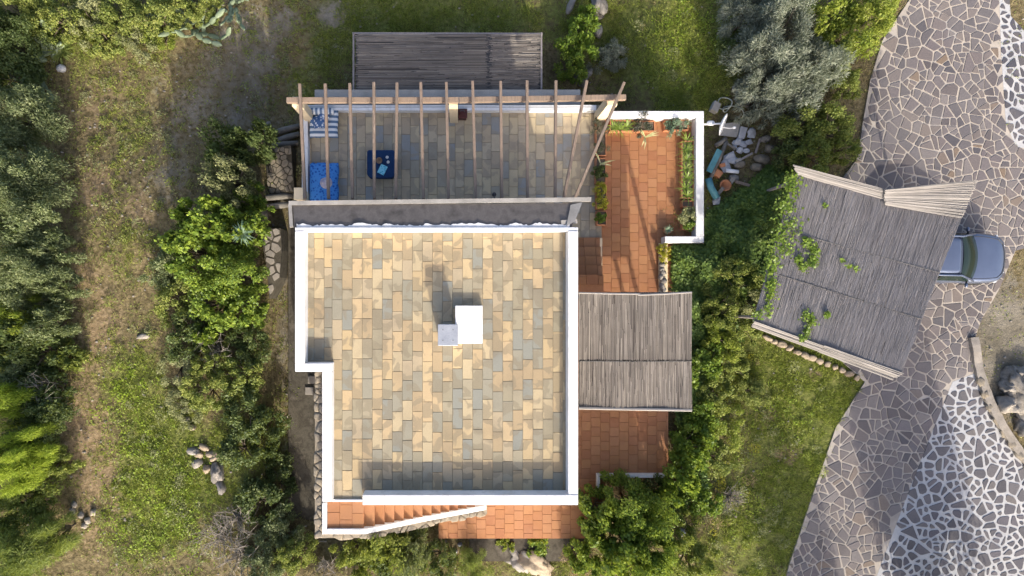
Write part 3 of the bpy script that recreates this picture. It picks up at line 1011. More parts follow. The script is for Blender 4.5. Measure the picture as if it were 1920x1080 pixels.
# grey lean-to sheet over the terrace doors
zh, zl = 3.4, 3.2
b = MB()
A = [P(552, 428, zh), P(1072, 425, zh), P(1090, 381, zl), P(549, 384, zl)]
b.add(A + [v - Vector((0, 0, .08)) for v in A], [(3, 2, 1, 0), (4, 5, 6, 7), (0, 1, 5, 4), (1, 2, 6, 5), (2, 3, 7, 6), (3, 0, 4, 7)])
lt = b.build('lean_to_roof', M['bitumen'], house)
b = MB()
g0, g1 = P(542, 381, zl + .02), P(1108, 374, zl + .02)
b.beam(g0, g1, .12, .1)
b.beam(P(544, 384, zl + .03), P(547, 426, zh - .1), .1, .08)
b.build('gutter', M['gutter'], house)
b = MB()
A = [P(1070, 384, zl + .06), P(1092, 379, zl + .05), P(1078, 415, zh - .02), P(1062, 424, zh + .05)]
b.add(A + [v - Vector((0, 0, .05)) for v in A], [(0, 3, 2, 1), (4, 5, 6, 7), (0, 1, 5, 4), (1, 2, 6, 5), (2, 3, 7, 6), (3, 0, 4, 7)])
b.build('sheet_end', M['gutter'], house)
b = MB()
b.beam(P(1052, 417, zh - .02), P(1082, 415, zh - .1), .12, .05)
b.build('sheet_end', M['gutter'], house)

# ------------------------------------------------------------------ outside staircase up to the roof, with stone flank
sc_ = thing('outdoor_staircase', 'narrow terracotta staircase up to the roof with white coping', 'staircase', P(760, 970, PZ))
sy_out, sy_in = -6.87, WY_S - .006
L0 = P(682, 0, 2.97).x
L1 = P(905, 0, .7).x
b = MB()
lx = P(614, 0, 2.97).x
b.box(lx, L0, sy_out, sy_in, 2.6, 2.965)
ld = b.build('landing', M['clay_joint'], sc_)
lay(ld, 'clay_tile', bond(lx, L0, sy_out, sy_in, 0.37, 0.45, tr), 2.965, M['terracotta'], tr, 0.006)
n = 13
dx = (L1 - L0) / n
rise = (2.98 - PZ) / (n + 1)
for k in range(n):
    z = 2.98 - rise * (k + 1)
    b = MB()
    b.box(L0 + dx * k, L0 + dx * (k + 1) + .02, sy_out, sy_in, z - .3, z)
    b.build('tread', M['terracotta'], sc_)
def strip(mb, pts, y_in, y_out, h):
    """pts: (x, z) along the flight."""
    vs = []
    for x, z in pts:
        vs += [(x, y_out, z - h), (x, y_in, z - h), (x, y_in, z), (x, y_out, z)]
    fs = []
    for i in range(len(pts) - 1):
        o = i * 4
        for k in range(4):
            fs.append((o + k, o + 4 + k, o + 4 + (k + 1) % 4, o + (k + 1) % 4))
    fs += [(3, 2, 1, 0), tuple((len(pts) - 1) * 4 + k for k in range(4))]
    mb.add(vs, fs)
cx0 = P(604, 0, 3.1).x
b = MB()
strip(b, [(cx0, 3.06), (L0 + .05, 3.06), (L0 + dx * 6, 2.98 - rise * 6 + .02), (P(912, 0, .8).x, .72)], sy_out + .004, -7.02, .3)
b.box(cx0, lx - .004, sy_out + .008, P(0, 943, 3.1).y, 2.7, 3.1)
b.build('coping', M['plaster'], sc_, bevel=.015)
b = MB()
strip(b, [(P(590, 0, 2.9).x, 2.86), (L0 + .05, 2.86), (L0 + dx * 6, 2.98 - rise * 6 - .16), (P(914, 0, .9).x, .6)], sy_out, -7.2, 3.2)
b.box(P(590, 0, 2.9).x, P(604, 0, 3.4).x - .006, -6.866, P(0, 697, 3.4).y, -1.0, 2.86)
fl = b.build('stone_flank', M['stone'], sc_)
# stones fitted along the flank's top and face
sr_ = random.Random(33)
def flank(poly, place, smin=.11, smax=.24):
    for ar, p, r_ in crazy(poly, smin, smax, .012, sr_, 5000):
        h = sr_.uniform(.02, .07)
        n = len(r_)
        a = sum(r_[i][0] * r_[(i + 1) % n][1] - r_[(i + 1) % n][0] * r_[i][1] for i in range(n))
        if a < 0: r_ = r_[::-1]
        low_ = [place(q, -.02) for q in r_]
        mid_ = [place((p[0] + (q[0] - p[0]) * .93, p[1] + (q[1] - p[1]) * .93), h * .7) for q in r_]
        top_ = [place((p[0] + (q[0] - p[0]) * .6, p[1] + (q[1] - p[1]) * .6), h) for q in r_]
        m = MB()
        m.add(low_ + mid_ + top_, [tuple(range(2 * n, 3 * n))] + [(k * n + i, k * n + (i + 1) % n, (k + 1) * n + (i + 1) % n, (k + 1) * n + i) for k in (0, 1) for i in range(n)])
        m.build('stone', M['stone'], fl, True)
fx0, fx1 = P(588, 0, 2.9).x, P(604, 0, 3.4).x - .01
flank([(fx0, -7.2), (fx1, -7.2), (fx1, P(0, 698, 3.3).y), (fx0, P(0, 698, 3.3).y)], lambda q, h: (q[0], q[1], 2.86 + h))
XE = P(914, 0, .9).x
def stair_top(x):
    if x < L0 + .05: return 2.86
    xm, zm = L0 + dx * 6, 2.98 - rise * 6 - .16
    if x < xm: return 2.86 + (zm - 2.86) * (x - L0 - .05) / (xm - L0 - .05)
    return zm + (.6 - zm) * (x - xm) / (XE - xm)
flank([(fx1 + .02, -7.27), (XE - .02, -7.27), (XE - .02, -7.045), (fx1 + .02, -7.045)], lambda q, h: (q[0], q[1], stair_top(q[0]) + h - .02))
# south face of the flank
flank([(0, 0), (XE - fx0, 0), (XE - fx0, .3), (L0 - fx0, 1.5), (0, 1.5)], lambda q, h: (fx0 + q[0], -7.2 - h, min(stair_top(fx0 + q[0]) - .1, .2 + q[1] * 1.75)), .16, .34)

# ------------------------------------------------------------------ timber pergola over the terrace
pg = thing('timber_pergola', 'open weathered timber pergola of thirteen rafters over the stone terrace', 'pergola', P(850, 290, TZ))
ZB = 1.98
b = MB()
b.beam(P(538, 188.5, ZB), P(860, 188, ZB), .17, .16)
b.build('front_beam', M['timber'], pg, bevel=.01)
b = MB()
b.beam(P(861, 188, ZB), P(1173, 183, ZB), .17, .16)
b.build('front_beam', M['timber'], pg, bevel=.01)
for top, bot, yt in [(562, 572, 158), (610, 616, 158), (656, 661, 157), (701, 702, 155), (744.5, 742, 156), (789, 794, 155), (837, 841, 155), (886, 892, 153), (938.5, 941, 153), (988, 989, 152), (1042, 1041, 152), (1100, 1057, 152), (1170, 1077, 155)]:
    b = MB()
    b.beam(P(top, yt, ZB + .15), P(bot, 373, 2.62), .085, .13)
    b.build('rafter', M['timber'], pg, bevel=.008)
for tx, ty, w in [(556, 190, .3), (850, 190, .28), (1148, 188, .32)]:
    a_ = P(tx, ty, ZB - .08)
    b = MB()
    b.box(a_.x - w / 2, a_.x + w / 2, a_.y - w / 2, a_.y + w / 2, TZ, ZB - .082)
    b.build('post', M['cream'], pg, bevel=.015)
pil = thing('gate_pillar', 'short cream pillar at the west end of the grey gutter', 'pillar', P(560, 362, TZ))
b = MB()
a_ = P(560, 362, 1.0)
b.box(a_.x - .14, a_.x + .12, a_.y - .2, a_.y + .16, -1.4, .95)
b.build('shaft', M['cream'], pil, bevel=.01)
b = MB()
b.box(a_.x - .16, a_.x + .14, a_.y - .22, a_.y + .18, .952, 1.0)
b.build('cap', M['cream'], pil, bevel=.01)

# ------------------------------------------------------------------ reed canopies
def chop(a, b, n, rnd):
    if n < 2: return [(a, b)]
    t = sorted(a + (b - a) * rnd.uniform(.08, .92) for _ in range(n - 1))
    t = [a] + t + [b]
    return [(t[i] - (.01 if i else 0), t[i + 1]) for i in range(n)]
def reeds(mb, A, B, C, D, nspan, segs, rnd, r=0.016, sag=0.015, layers=1, over=0.04, zj=0.012, cuts=1):
    """Reeds run from edge AB to edge DC, side by side from A to B; segs: cuts along their length."""
    A, B, C, D = Vector(A), Vector(B), Vector(C), Vector(D)
    for la in range(layers):
        for i in range(nspan):
            u = (i + rnd.uniform(.1, .9)) / nspan
            for s0, s1 in [c_ for a_, b_ in segs for c_ in chop(a_, b_, cuts, rnd)]:
                u0 = min(1, max(0, u + rnd.uniform(-.4, .4) / nspan))
                u1 = min(1, max(0, u + rnd.uniform(-.7, .7) / nspan))
                e0, e1 = s0 + rnd.uniform(-.3, 1) * over * .25, s1 + rnd.uniform(-1, .4) * over * .25
                pts = []
                z = rnd.uniform(0, zj) + la * r * 1.2
                for t in (0, .5, 1):
                    uu = u0 + (u1 - u0) * t
                    v = e0 + (e1 - e0) * t
                    p = (A + (B - A) * uu) * (1 - v) + (D + (C - D) * uu) * v
                    p.z += z - sag * math.sin(math.pi * t) + .02 * math.sin(uu * 9 + v * 5)
                    pts.append(p)
                rr_ = r * rnd.uniform(.7, 1.25)
                mb.tube(pts, [rr_, rr_, rr_ * .8], 4, False)
rd = random.Random(15)
# east canopy beside the house
EZ = 2.85
e = thing('reed_canopy', 'brown reed canopy over the clay patio against the east house wall', 'canopy', P(1190, 660, PZ), 'reed shade canopies')
a0, b0, c0, d0 = P(1085, 549, EZ), P(1297, 547, EZ), P(1297, 768, EZ - .25), P(1085, 766, EZ - .25)
b = MB()
reeds(b, a0, b0, c0, d0, 270, [(0, .58), (.585, 1)], rd, .0078, .004, zj=.03, cuts=2)
b.build('reed_mat', M['reed'], e, kind='stuff')
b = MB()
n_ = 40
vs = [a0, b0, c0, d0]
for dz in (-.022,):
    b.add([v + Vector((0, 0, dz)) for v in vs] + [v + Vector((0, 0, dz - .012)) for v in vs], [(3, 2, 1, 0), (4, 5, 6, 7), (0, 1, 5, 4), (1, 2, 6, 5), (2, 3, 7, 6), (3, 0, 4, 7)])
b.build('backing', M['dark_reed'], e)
for p0, p1 in (((1085, 549), (1200, 551)), ((1196, 553), (1297, 548))):
    b = MB()
    b.tube([P(*p0, EZ + .03), P((p0[0] + p1[0]) / 2, (p0[1] + p1[1]) / 2 + .5, EZ + .035), P(*p1, EZ + .03)], .028, 6)
    b.build('edge_pole', M['reed_pale'], e)
b = MB()
b.tube([P(1085, 765, EZ - .22), P(1180, 767, EZ - .23), P(1297, 769, EZ - .23)], .045, 6)
b.build('edge_pole', M['reed_pale'], e)
b = MB()
b.tube([P(1085, 677, EZ - .12), P(1190, 678, EZ - .122), P(1297, 677, EZ - .12)], .009, 5)
b.build('tie_wire', M['wire'], e)
for x, y in ((1090, 556), (1292, 552), (1292, 760), (1262, 760), (1215, 760), (1090, 760)):
    b = MB()
    p = P(x, y, EZ - .1)
    zb = PZ if y > 600 else TZ
    b.box(p.x - .06, p.x + .06, p.y - .06, p.y + .06, zb, EZ - (.12 if y < 600 else .36))
    b.build('post', M['grey_wood'], e)
for y in (556, 680, 762):
    b = MB()
    ze = EZ - .09 - .25 * (y - 548) / 220
    b.beam(P(1086, y, ze), P(1296, y, ze), .08, .09)
    b.build('bearer', M['grey_wood'], e)
# north canopy, lower than the terrace
NZ = -0.68
e = thing('reed_canopy', 'dark grey reed canopy in shade north of the timber pergola', 'canopy', P(840, 125, -2), 'reed shade canopies')
a0, b0, c0, d0 = P(667, 185, NZ), P(667, 64, NZ - .2), P(1013, 64, NZ - .2), P(1013, 185, NZ)
b = MB()
reeds(b, a0, b0, c0, d0, 185, [(0, .72), (.725, 1)], rd, .0085, .004, over=.08, zj=.04, cuts=3)
b.build('reed_mat', M['reed'], e, kind='stuff')
vs = [a0, b0, c0, d0]
b = MB()
b.add([v + Vector((0, 0, -.04)) for v in vs] + [v + Vector((0, 0, -.05)) for v in vs], [(0, 1, 2, 3), (7, 6, 5, 4), (0, 1, 5, 4), (1, 2, 6, 5), (2, 3, 7, 6), (3, 0, 4, 7)])
b.build('backing', M['wire'], e)
for x in (663, 1015):
    b = MB()
    b.beam(P(x, 62, NZ - .24), P(x, 188, NZ + .01), .06, .1)
    b.build('side_rail', M['grey_wood'], e)
b = MB()
b.beam(P(661, 63, NZ - .27), P(1017, 64, NZ - .27), .06, .1)
b.build('front_rail', M['grey_wood'], e)
for x in (668, 840, 1010):
    b = MB()
    p = P(x, 68, NZ - .35)
    b.box(p.x - .05, p.x + .05, p.y - .05, p.y + .05, tz(p.x, p.y) - .1, NZ - .33)
    b.build('post', M['grey_wood'], e)
# carport
CZ = 2.45
cp = thing('reed_carport', 'large tilted silver-grey reed carport roof above the parked car', 'carport', P(1620, 520, 0), 'reed shade canopies')
BL, BR, TR_, TL = P(1412, 603, CZ), P(1690, 702, CZ), P(1806, 395, CZ + .05), P(1492, 322, CZ + .05)
b = MB()
reeds(b, BL, BR, TR_, TL, 300, [(0, .34), (.335, .62), (.61, 1)], rd, .0125, .004, over=.05, zj=.022, cuts=4)
b.build('reed_mat', M['reed_grey'], cp, kind='stuff')
b = MB()
vs = [BL, BR, TR_, TL]
b.add([v + Vector((0, 0, -.03)) for v in vs] + [v + Vector((0, 0, -.045)) for v in vs], [(0, 1, 2, 3), (7, 6, 5, 4), (0, 1, 5, 4), (1, 2, 6, 5), (2, 3, 7, 6), (3, 0, 4, 7)])
b.build('backing', M['grey_wood'], cp)
b = MB()
reeds(b, P(1657, 356, CZ + .3), P(1657, 384, CZ + .09), P(1803, 409, CZ + .09), P(1833, 338, CZ + .3), 34, [(0, 1)], rd, .016, .0, layers=2, over=.06, zj=.02)
b.build('reed_flap', M['reed_pale'], cp, kind='stuff')
b = MB()
reeds(b, P(1486, 309, CZ + .22), P(1493, 327, CZ + .08), P(1659, 375, CZ + .08), P(1659, 355, CZ + .22), 13, [(0, 1)], rd, .015, .02, layers=2, over=.03, zj=.02)
b.build('reed_flap', M['reed_pale'], cp, kind='stuff')
b = MB()
reeds(b, P(1413, 601, CZ + .07), P(1408, 612, CZ - .1), P(1672, 712, CZ - .1), P(1694, 700, CZ + .07), 9, [(0, .48), (.47, 1)], rd, .016, .02, layers=2, over=.03, zj=.02)
b.build('reed_flap', M['reed_pale'], cp, kind='stuff')
for t in (.335, .62):
    b = MB()
    pts = []
    for i in range(9):
        u = i / 8
        p = (BL + (BR - BL) * u) * (1 - t) + (TL + (TR_ - TL) * u) * t
        pts.append(p + Vector((0, 0, .03 + .01 * math.sin(u * 14))))
    b.tube(pts, .01, 5)
    b.build('tie_wire', M['wire'], cp)
for u in (.04, .5, .96):
    for v in (.04, .96):
        p = (BL + (BR - BL) * u) * (1 - v) + (TL + (TR_ - TL) * u) * v
        b = MB()
        b.tube([(p.x, p.y, -.1), (p.x, p.y, CZ - .14)], .055, 8)
        b.build('post', M['grey_wood'], cp)
for v in (.04, .335, .62, .96):
    b = MB()
    p0 = BL + (TL - BL) * v
    p1 = BR + (TR_ - BR) * v
    b.tube([p0 + Vector((0, 0, -.1)), p1 + Vector((0, 0, -.1))], .05, 7)
    b.build('bearer', M['grey_wood'], cp)

ORD = ['first', 'second', 'third', 'fourth', 'fifth', 'sixth', 'seventh', 'eighth', 'ninth', 'tenth', 'eleventh', 'twelfth', 'thirteenth']
# tan stones edging the grass below the carport
for i in range(13):
    t = i / 12
    p = G(1437 + (1605 - 1437) * t, 634 + (708 - 634) * t + rd.uniform(-2, 2))
    m = MB()
    m.rock((p.x, p.y, p.z + .06), .15 * rd.uniform(.7, 1.3), .1 * rd.uniform(.7, 1.3), .09, rd, 2, .3, -.38 + rd.uniform(-.3, .3))
    o = m.build('edging_stone', M['tan_stone'], None, True, (p.x, p.y, 0))
    tag(o, ORD[i] + ' tan edging stone from the left in the row below the carport', 'stone', 'edging stones below the carport')

# ------------------------------------------------------------------ silver saloon car, nose to the east
def car_paint():
    t = NT('silver_blue_paint')
    t.done((0.3, 0.33, 0.4, 1), 0.32, 0.5, 0.55)
    t.bsdf.inputs['Coat Weight'].default_value = 0.6
    t.bsdf.inputs['Coat Roughness'].default_value = 0.08
    n = t.noise(2.5, 4)
    t.l.new(t.ramp(n, [(0.09, 0.115, 0.18), (0.13, 0.16, 0.235)]), t.bsdf.inputs['Base Color'])
    return t.m
M['paint'] = car_paint()
def glass_mat():
    t = NT('tinted_glass')
    t.done((0.012, 0.022, 0.018, 1), 0.08, 0.2)
    return t.m
M['glass'] = glass_mat()
M['tyre'] = pmat('tyre', [(0.02, 0.02, 0.02), (0.035, 0.035, 0.035)], 9, 0.85)
M['black_trim'] = pmat('black_trim', [(0.02, 0.02, 0.022), (0.04, 0.04, 0.042)], 5, 0.5)
M['lamp_glass'] = pmat('lamp_glass', [(0.55, 0.58, 0.6), (0.7, 0.72, 0.74)], 5, 0.15, 0)
M['alloy'] = pmat('alloy', [(0.4, 0.41, 0.43), (0.5, 0.51, 0.53)], 5, 0.3, 0, metal=.7)
cl = P(1705, 484, .5)
car = thing('parked_car', 'silver-blue saloon car parked half under the reed carport', 'car', (0, 0, 0))
# local frame: x forward, y left, z up; length 4.45, width 1.72
st = [(-2.2, .55, .62, .80), (-2.12, .70, .52, .90), (-1.8, .80, .3, .97), (-1.3, .85, .24, .99), (-.6, .86, .22, .97), (.2, .865, .22, .95), (.8, .86, .22, .93), (1.15, .855, .23, .93), (1.5, .84, .24, .88), (1.85, .80, .26, .82), (2.08, .71, .32, .74), (2.2, .56, .42, .66), (2.25, .38, .46, .6)]
def sect(w, zb, h):
    return [(0, zb), (w * .86, zb), (w * .97, zb + (h - zb) * .22), (w, zb + (h - zb) * .5), (w * .985, zb + (h - zb) * .75), (w * .94, h - .012), (w * .8, h + .022), (w * .45, h + .05), (0, h + .06)]
b = MB()
ns = len(sect(1, 0, 1))
vs = []
for x, w, zb, h in st:
    s = sect(w, zb, h)
    ring = s + [(-y, z) for y, z in reversed(s[1:-1])]
    vs += [(x, y, z) for y, z in ring]
nr = 2 * ns - 2
fs = []
for i in range(len(st) - 1):
    for k in range(nr):
        fs.append((i * nr + k, (i + 1) * nr + k, (i + 1) * nr + (k + 1) % nr, i * nr + (k + 1) % nr))
fs += [tuple(range(nr)), tuple((len(st) - 1) * nr + k for k in reversed(range(nr)))]
b.add(vs, fs)
body = b.build('body', M['paint'], car, True)
sm = body.modifiers.new('smooth', 'SUBSURF')
sm.levels = sm.render_levels = 2
# greenhouse: roof panel, windscreen, rear window, side windows, pillars
def roof_pt(u, v):
    x = -1.05 + 1.35 * u
    w = .62 - .03 * (2 * u - 1) ** 2
    y = (2 * v - 1) * w
    return (x, y, 1.43 - .035 * (2 * v - 1) ** 2 - .05 * (2 * u - 1.05) ** 2)
b = MB()
b.grid(roof_pt, 10, 8)
rp = b.build('roof', M['paint'], car, True)
so = rp.modifiers.new('solid', 'SOLIDIFY')
so.thickness = .03
def shield(u, v, xt, xb, wt, wb, zt_, zb_, bow):
    w = wt + (wb - wt) * u
    y = (2 * v - 1) * w
    c = (1 - (2 * v - 1) ** 2)
    return (xt + (xb - xt) * u + bow * c * (.35 + .65 * u), y, zt_ + (zb_ - zt_) * u + .03 * c * (1 - u) + .04 * c * u + .05 * math.sin(math.pi * u))
b = MB()
b.grid(lambda u, v: shield(u, v, .27, .92, .6, .76, 1.36, .945, .16), 8, 10)
b.build('windscreen', M['glass'], car, True)
b = MB()
b.grid(lambda u, v: shield(u, v, -1.0, -1.62, .58, .7, 1.36, .985, -.12), 8, 10)
b.build('rear_window', M['glass'], car, True)
for s in (-1, 1):
    b = MB()
    b.add([(-1.55, s * .79, .985), (.86, s * .79, .95), (.28, s * .635, 1.36), (-1.0, s * .63, 1.365), (-.35, s * .8, .965), (-.35, s * .645, 1.385)], [(0, 4, 5, 3), (4, 1, 2, 5)] if s > 0 else [(3, 5, 4, 0), (5, 2, 1, 4)])
    b.build('side_window', M['glass'], car)
    b = MB()
    b.tube([(.98, s * .77, .94), (.6, s * .7, 1.2), (.28, s * .63, 1.38), (-.35, s * .64, 1.41), (-1.0, s * .625, 1.38), (-1.4, s * .69, 1.15), (-1.68, s * .74, .985)], .035, 6)
    b.build('pillar', M['paint'], car, True)
    b = MB()
    b.tube([(-.35, s * .8, .96), (-.35, s * .65, 1.4)], .03, 5)
    b.build('pillar', M['black_trim'], car)
    b = MB()
    b.rock((.74, s * .92, .96), .05, .085, .055, random.Random(3), 2, .05)
    mi = b.build('mirror', M['paint'], car, True)
    b = MB()
    b.tube([(.76, s * .78, .94), (.75, s * .9, .95)], .03, 5)
    b.build('mirror_arm', M['black_trim'], mi)
    b = MB()
    b.grid(lambda u, v: (2.17 - .3 * v - .02, s * (.42 + .36 * v), .62 + .1 * u + .03 * v), 3, 5)
    hl = b.build('headlight', M['lamp_glass'], car)
    hs = hl.modifiers.new('solid', 'SOLIDIFY')
    hs.thickness = .05
    hs.offset = 0
    b = MB()
    b.box(-.05, .12, s * .862, s * .885, .8, .83)
    b.build('door_handle', M['paint'], car, bevel=.008)
    for x in (-1.38, 1.36):
        b = MB()
        prof = [(.18, -.09), (.29, -.1), (.315, -.07), (.315, .07), (.29, .1), (.18, .09)]
        vs, fs = [], []
        for r_, o_ in prof:
            for k in range(20):
                an = 2 * math.pi * k / 20
                vs.append((x + r_ * math.cos(an), s * .77 + o_, .315 + r_ * math.sin(an)))
        for i in range(len(prof) - 1):
            for k in range(20):
                fs.append((i * 20 + k, i * 20 + (k + 1) % 20, (i + 1) * 20 + (k + 1) % 20, (i + 1) * 20 + k))
        b.add(vs, fs)
        wh = b.build('wheel', M['tyre'], car, True)
        b = MB()
        b.tube([(x, s * .72, .315), (x, s * .85, .315)], .19, 12)
        b.build('rim', M['alloy'], wh)
b = MB()
b.grid(lambda u, v: (2.27 - .12 * (2 * v - 1) ** 2, (2 * v - 1) * .55, .42 + .12 * u), 2, 8)
gr = b.build('grille', M['black_trim'], car)
gs = gr.modifiers.new('solid', 'SOLIDIFY')
gs.thickness = .03
b = MB()
hp_ = [(.98, .7, .948), (1.25, .69, .925), (1.5, .672, .893), (1.85, .63, .835), (2.03, .48, .795), (2.1, .25, .775)]
b.tube(hp_ + [(2.12, 0, .772)] + [(x, -y, z) for x, y, z in reversed(hp_)], .011, 5)
b.build('bonnet_seam', M['black_trim'], car)
b = MB()
b.tube([(.82, -.4, .975), (1.0, -.1, 1.005)], .012, 5)
b.tube([(.85, .2, .985), (.98, .55, .985)], .012, 5)
b.build('wiper', M['black_trim'], car)
car.location = (P(1878, 0, .5).x - 2.25, P(0, 482, .6).y, 0.01)
car.rotation_euler = (0, 0, math.radians(-2.0))

# ------------------------------------------------------------------ terrace furniture
def stripe_mat():
    t = NT('striped_cloth')
    sep = t.node('ShaderNodeSeparateXYZ')
    t.l.new(t.pos(), sep.inputs[0])
    f = t.math('FRACT', t.math('MULTIPLY', sep.outputs[1], 5.6))
    c = t.mix(t.step(f, .48, .52), (0.62, 0.64, 0.66, 1), (0.1, 0.16, 0.25, 1))
    t.bump(t.noise(40, 2), .2, .01)
    return t.done(c, .9, .1)
def bolster_mat():
    t = NT('striped_bolster')
    sep = t.node('ShaderNodeSeparateXYZ')
    t.l.new(t.pos(), sep.inputs[0])
    f = t.math('FRACT', t.math('MULTIPLY', sep.outputs[0], 6.5))
    c = t.mix(t.step(f, .45, .5), (0.66, 0.68, 0.7, 1), (0.13, 0.19, 0.29, 1))
    return t.done(c, .9, .1)
def print_mat(name, a_, b2, scale):
    t = NT(name)
    v = t.node('ShaderNodeTexVoronoi')
    v.inputs['Scale'].default_value = scale
    t.l.new(t.pos(), v.inputs['Vector'])
    f = t.step(t.math('ADD', v.outputs['Distance'], t.math('MULTIPLY', t.noise(9, 3), .6)), .55, .75)
    return t.done(t.mix(f, a_ + (1,), b2 + (1,)), .9, .1)
M['stripe'] = stripe_mat()
M['bolster'] = bolster_mat()
M['blue_print'] = print_mat('blue_print', (0.015, 0.08, 0.32), (0.06, 0.22, 0.55), 11)
M['cushion_print'] = print_mat('cushion_print', (0.6, 0.63, 0.67), (0.06, 0.12, 0.25), 11)
M['navy'] = pmat('navy_cloth', [(0.008, 0.028, 0.085), (0.014, 0.045, 0.12)], 6, .9)
M['white_china'] = pmat('white_china', [(0.7, 0.7, 0.7), (0.8, 0.8, 0.8)], 6, .3, 0)
M['bowl'] = pmat('brown_bowl', [(0.15, 0.09, 0.055), (0.25, 0.16, 0.1)], 9, .6)
M['turquoise'] = print_mat('turquoise_print', (0.06, 0.36, 0.5), (0.25, 0.6, 0.72), 14)
M['pinkwhite'] = print_mat('straw_hat', (0.5, 0.45, 0.46), (0.38, 0.36, 0.45), 12)
M['red_dark'] = pmat('dark_red', [(0.05, 0.015, 0.015), (0.1, 0.03, 0.03)], 6, .5)
def soft_box(mb, x0, x1, y0, y1, z0, z1, puff, rnd, n=8, fringe=0.0):
    s = rnd.random() * 50
    def top(u, v):
        e_ = min(1, min(u, 1 - u) * 6) * min(1, min(v, 1 - v) * 6)
        w = (vnoise(u * 5 + s, v * 5, 3) - .5) * .03
        return (x0 + (x1 - x0) * u + (vnoise(v * 6, s, 2) - .5) * fringe * (1 if u > .9 else 0), y0 + (y1 - y0) * v + ((vnoise(u * 22, s, 4) - .5) * fringe if v < .05 or v > .95 else 0), z1 + puff * (e_ ** .5) - puff + w * e_)
    b0 = len(mb.v)
    mb.grid(top, n, n)
    # sides down to z0
    edge = [i for i in range(n + 1)] + [(j + 1) * (n + 1) - 1 for j in range(1, n + 1)] + [n * (n + 1) + i for i in range(n - 1, -1, -1)] + [j * (n + 1) for j in range(n - 1, 0, -1)]
    k = len(mb.v)
    for e_ in edge:
        x, y, z = mb.v[b0 + e_]
        mb.v.append((x, y, z0))
    m = len(edge)
    for i in range(m):
        mb.f.append((k + i, k + (i + 1) % m, b0 + edge[(i + 1) % m], b0 + edge[i]))
fu = random.Random(77)
def cushion(c, sx, sy, h, rot, mat, label, group):
    mb = MB()
    def surf(sg):
        def fn(u, v):
            a, b_ = 2 * u - 1, 2 * v - 1
            k = (1 - a ** 4) * (1 - b_ ** 4)
            pinch = 1 - .08 * (1 - abs(a)) * (abs(b_) > .9) - .0
            x, y = a * sx * (1 - .1 * (1 - b_ * b_) * abs(a) ** 3), b_ * sy * (1 - .1 * (1 - a * a) * abs(b_) ** 3)
            return (c[0] + x * math.cos(rot) - y * math.sin(rot), c[1] + x * math.sin(rot) + y * math.cos(rot), c[2] + h / 2 + sg * h / 2 * max(0, k) ** .5)
        return fn
    mb.grid(surf(1), 8, 8)
    i0 = len(mb.f)
    mb.grid(surf(-1), 8, 8)
    mb.f[i0:] = [f[::-1] for f in mb.f[i0:]]
    o = mb.build('cushion', mat, None, True, (c[0], c[1], c[2]))
    tag(o, label, 'cushion', group)
zc = TZ + .014
# striped daybed
x0, x1, y0, y1 = rect_px(580, 206, 632, 256, .15)
d1 = thing('daybed', 'low daybed under a white and grey-blue striped cover', 'daybed', ((x0 + x1) / 2, (y0 + y1) / 2, zc), 'daybeds on the terrace')
MB().box(x0 + .04, x1 - .04, y0 + .06, y1 - .02, zc, .02).build('base', M['plaster'], d1)
b = MB()
soft_box(b, x0, x1, y0, y1, -.02, .15, .05, fu, 14, .04)
b.build('cover', M['stripe'], d1, True)
b = MB()
b.tube([(x0 + .05, y1 - .07, .24), (x0 + .35, y1 - .08, .25), (x1 - .1, y1 - .07, .24)], [.11, .12, .11], 10)
b.build('bolster', M['bolster'], d1, True)
for k, (px, py, r_) in enumerate([(592, 226, .35), (606, 222, -.3), (600, 232, .1)]):
    p = P(px, py, .25)
    cushion((p.x, p.y, .16 + .04 * k), .2, .17, .12, r_, M['cushion_print'], ['patterned blue and white cushion at the wall side of the striped daybed', 'patterned blue and white cushion leaning on the striped bolster', 'foremost patterned blue and white cushion on the striped daybed'][k], 'cushions on the striped daybed')
# blue daybed
x0, x1, y0, y1 = rect_px(580, 305, 633, 378, .15)
d2 = thing('daybed', 'low daybed under a bright blue patterned throw', 'daybed', ((x0 + x1) / 2, (y0 + y1) / 2, zc), 'daybeds on the terrace')
MB().box(x0 + .04, x1 - .04, y0 + .04, y1 - .06, zc, .02).build('base', M['plaster'], d2)
b = MB()
soft_box(b, x0, x1, y0, y1, -.05, .15, .06, fu, 14, .07)
b.build('throw', M['blue_print'], d2, True)
p = P(611, 342, .2)
b = MB()
b.lathe((p.x, p.y, .145), [(.21, 0), (.21, .012), (.11, .03), (.09, .1), (.05, .115)], 20)
o = b.build('straw_hat', M['pinkwhite'], None, True, (p.x, p.y, .145))
tag(o, 'round pale hat lying on the blue daybed', 'hat')
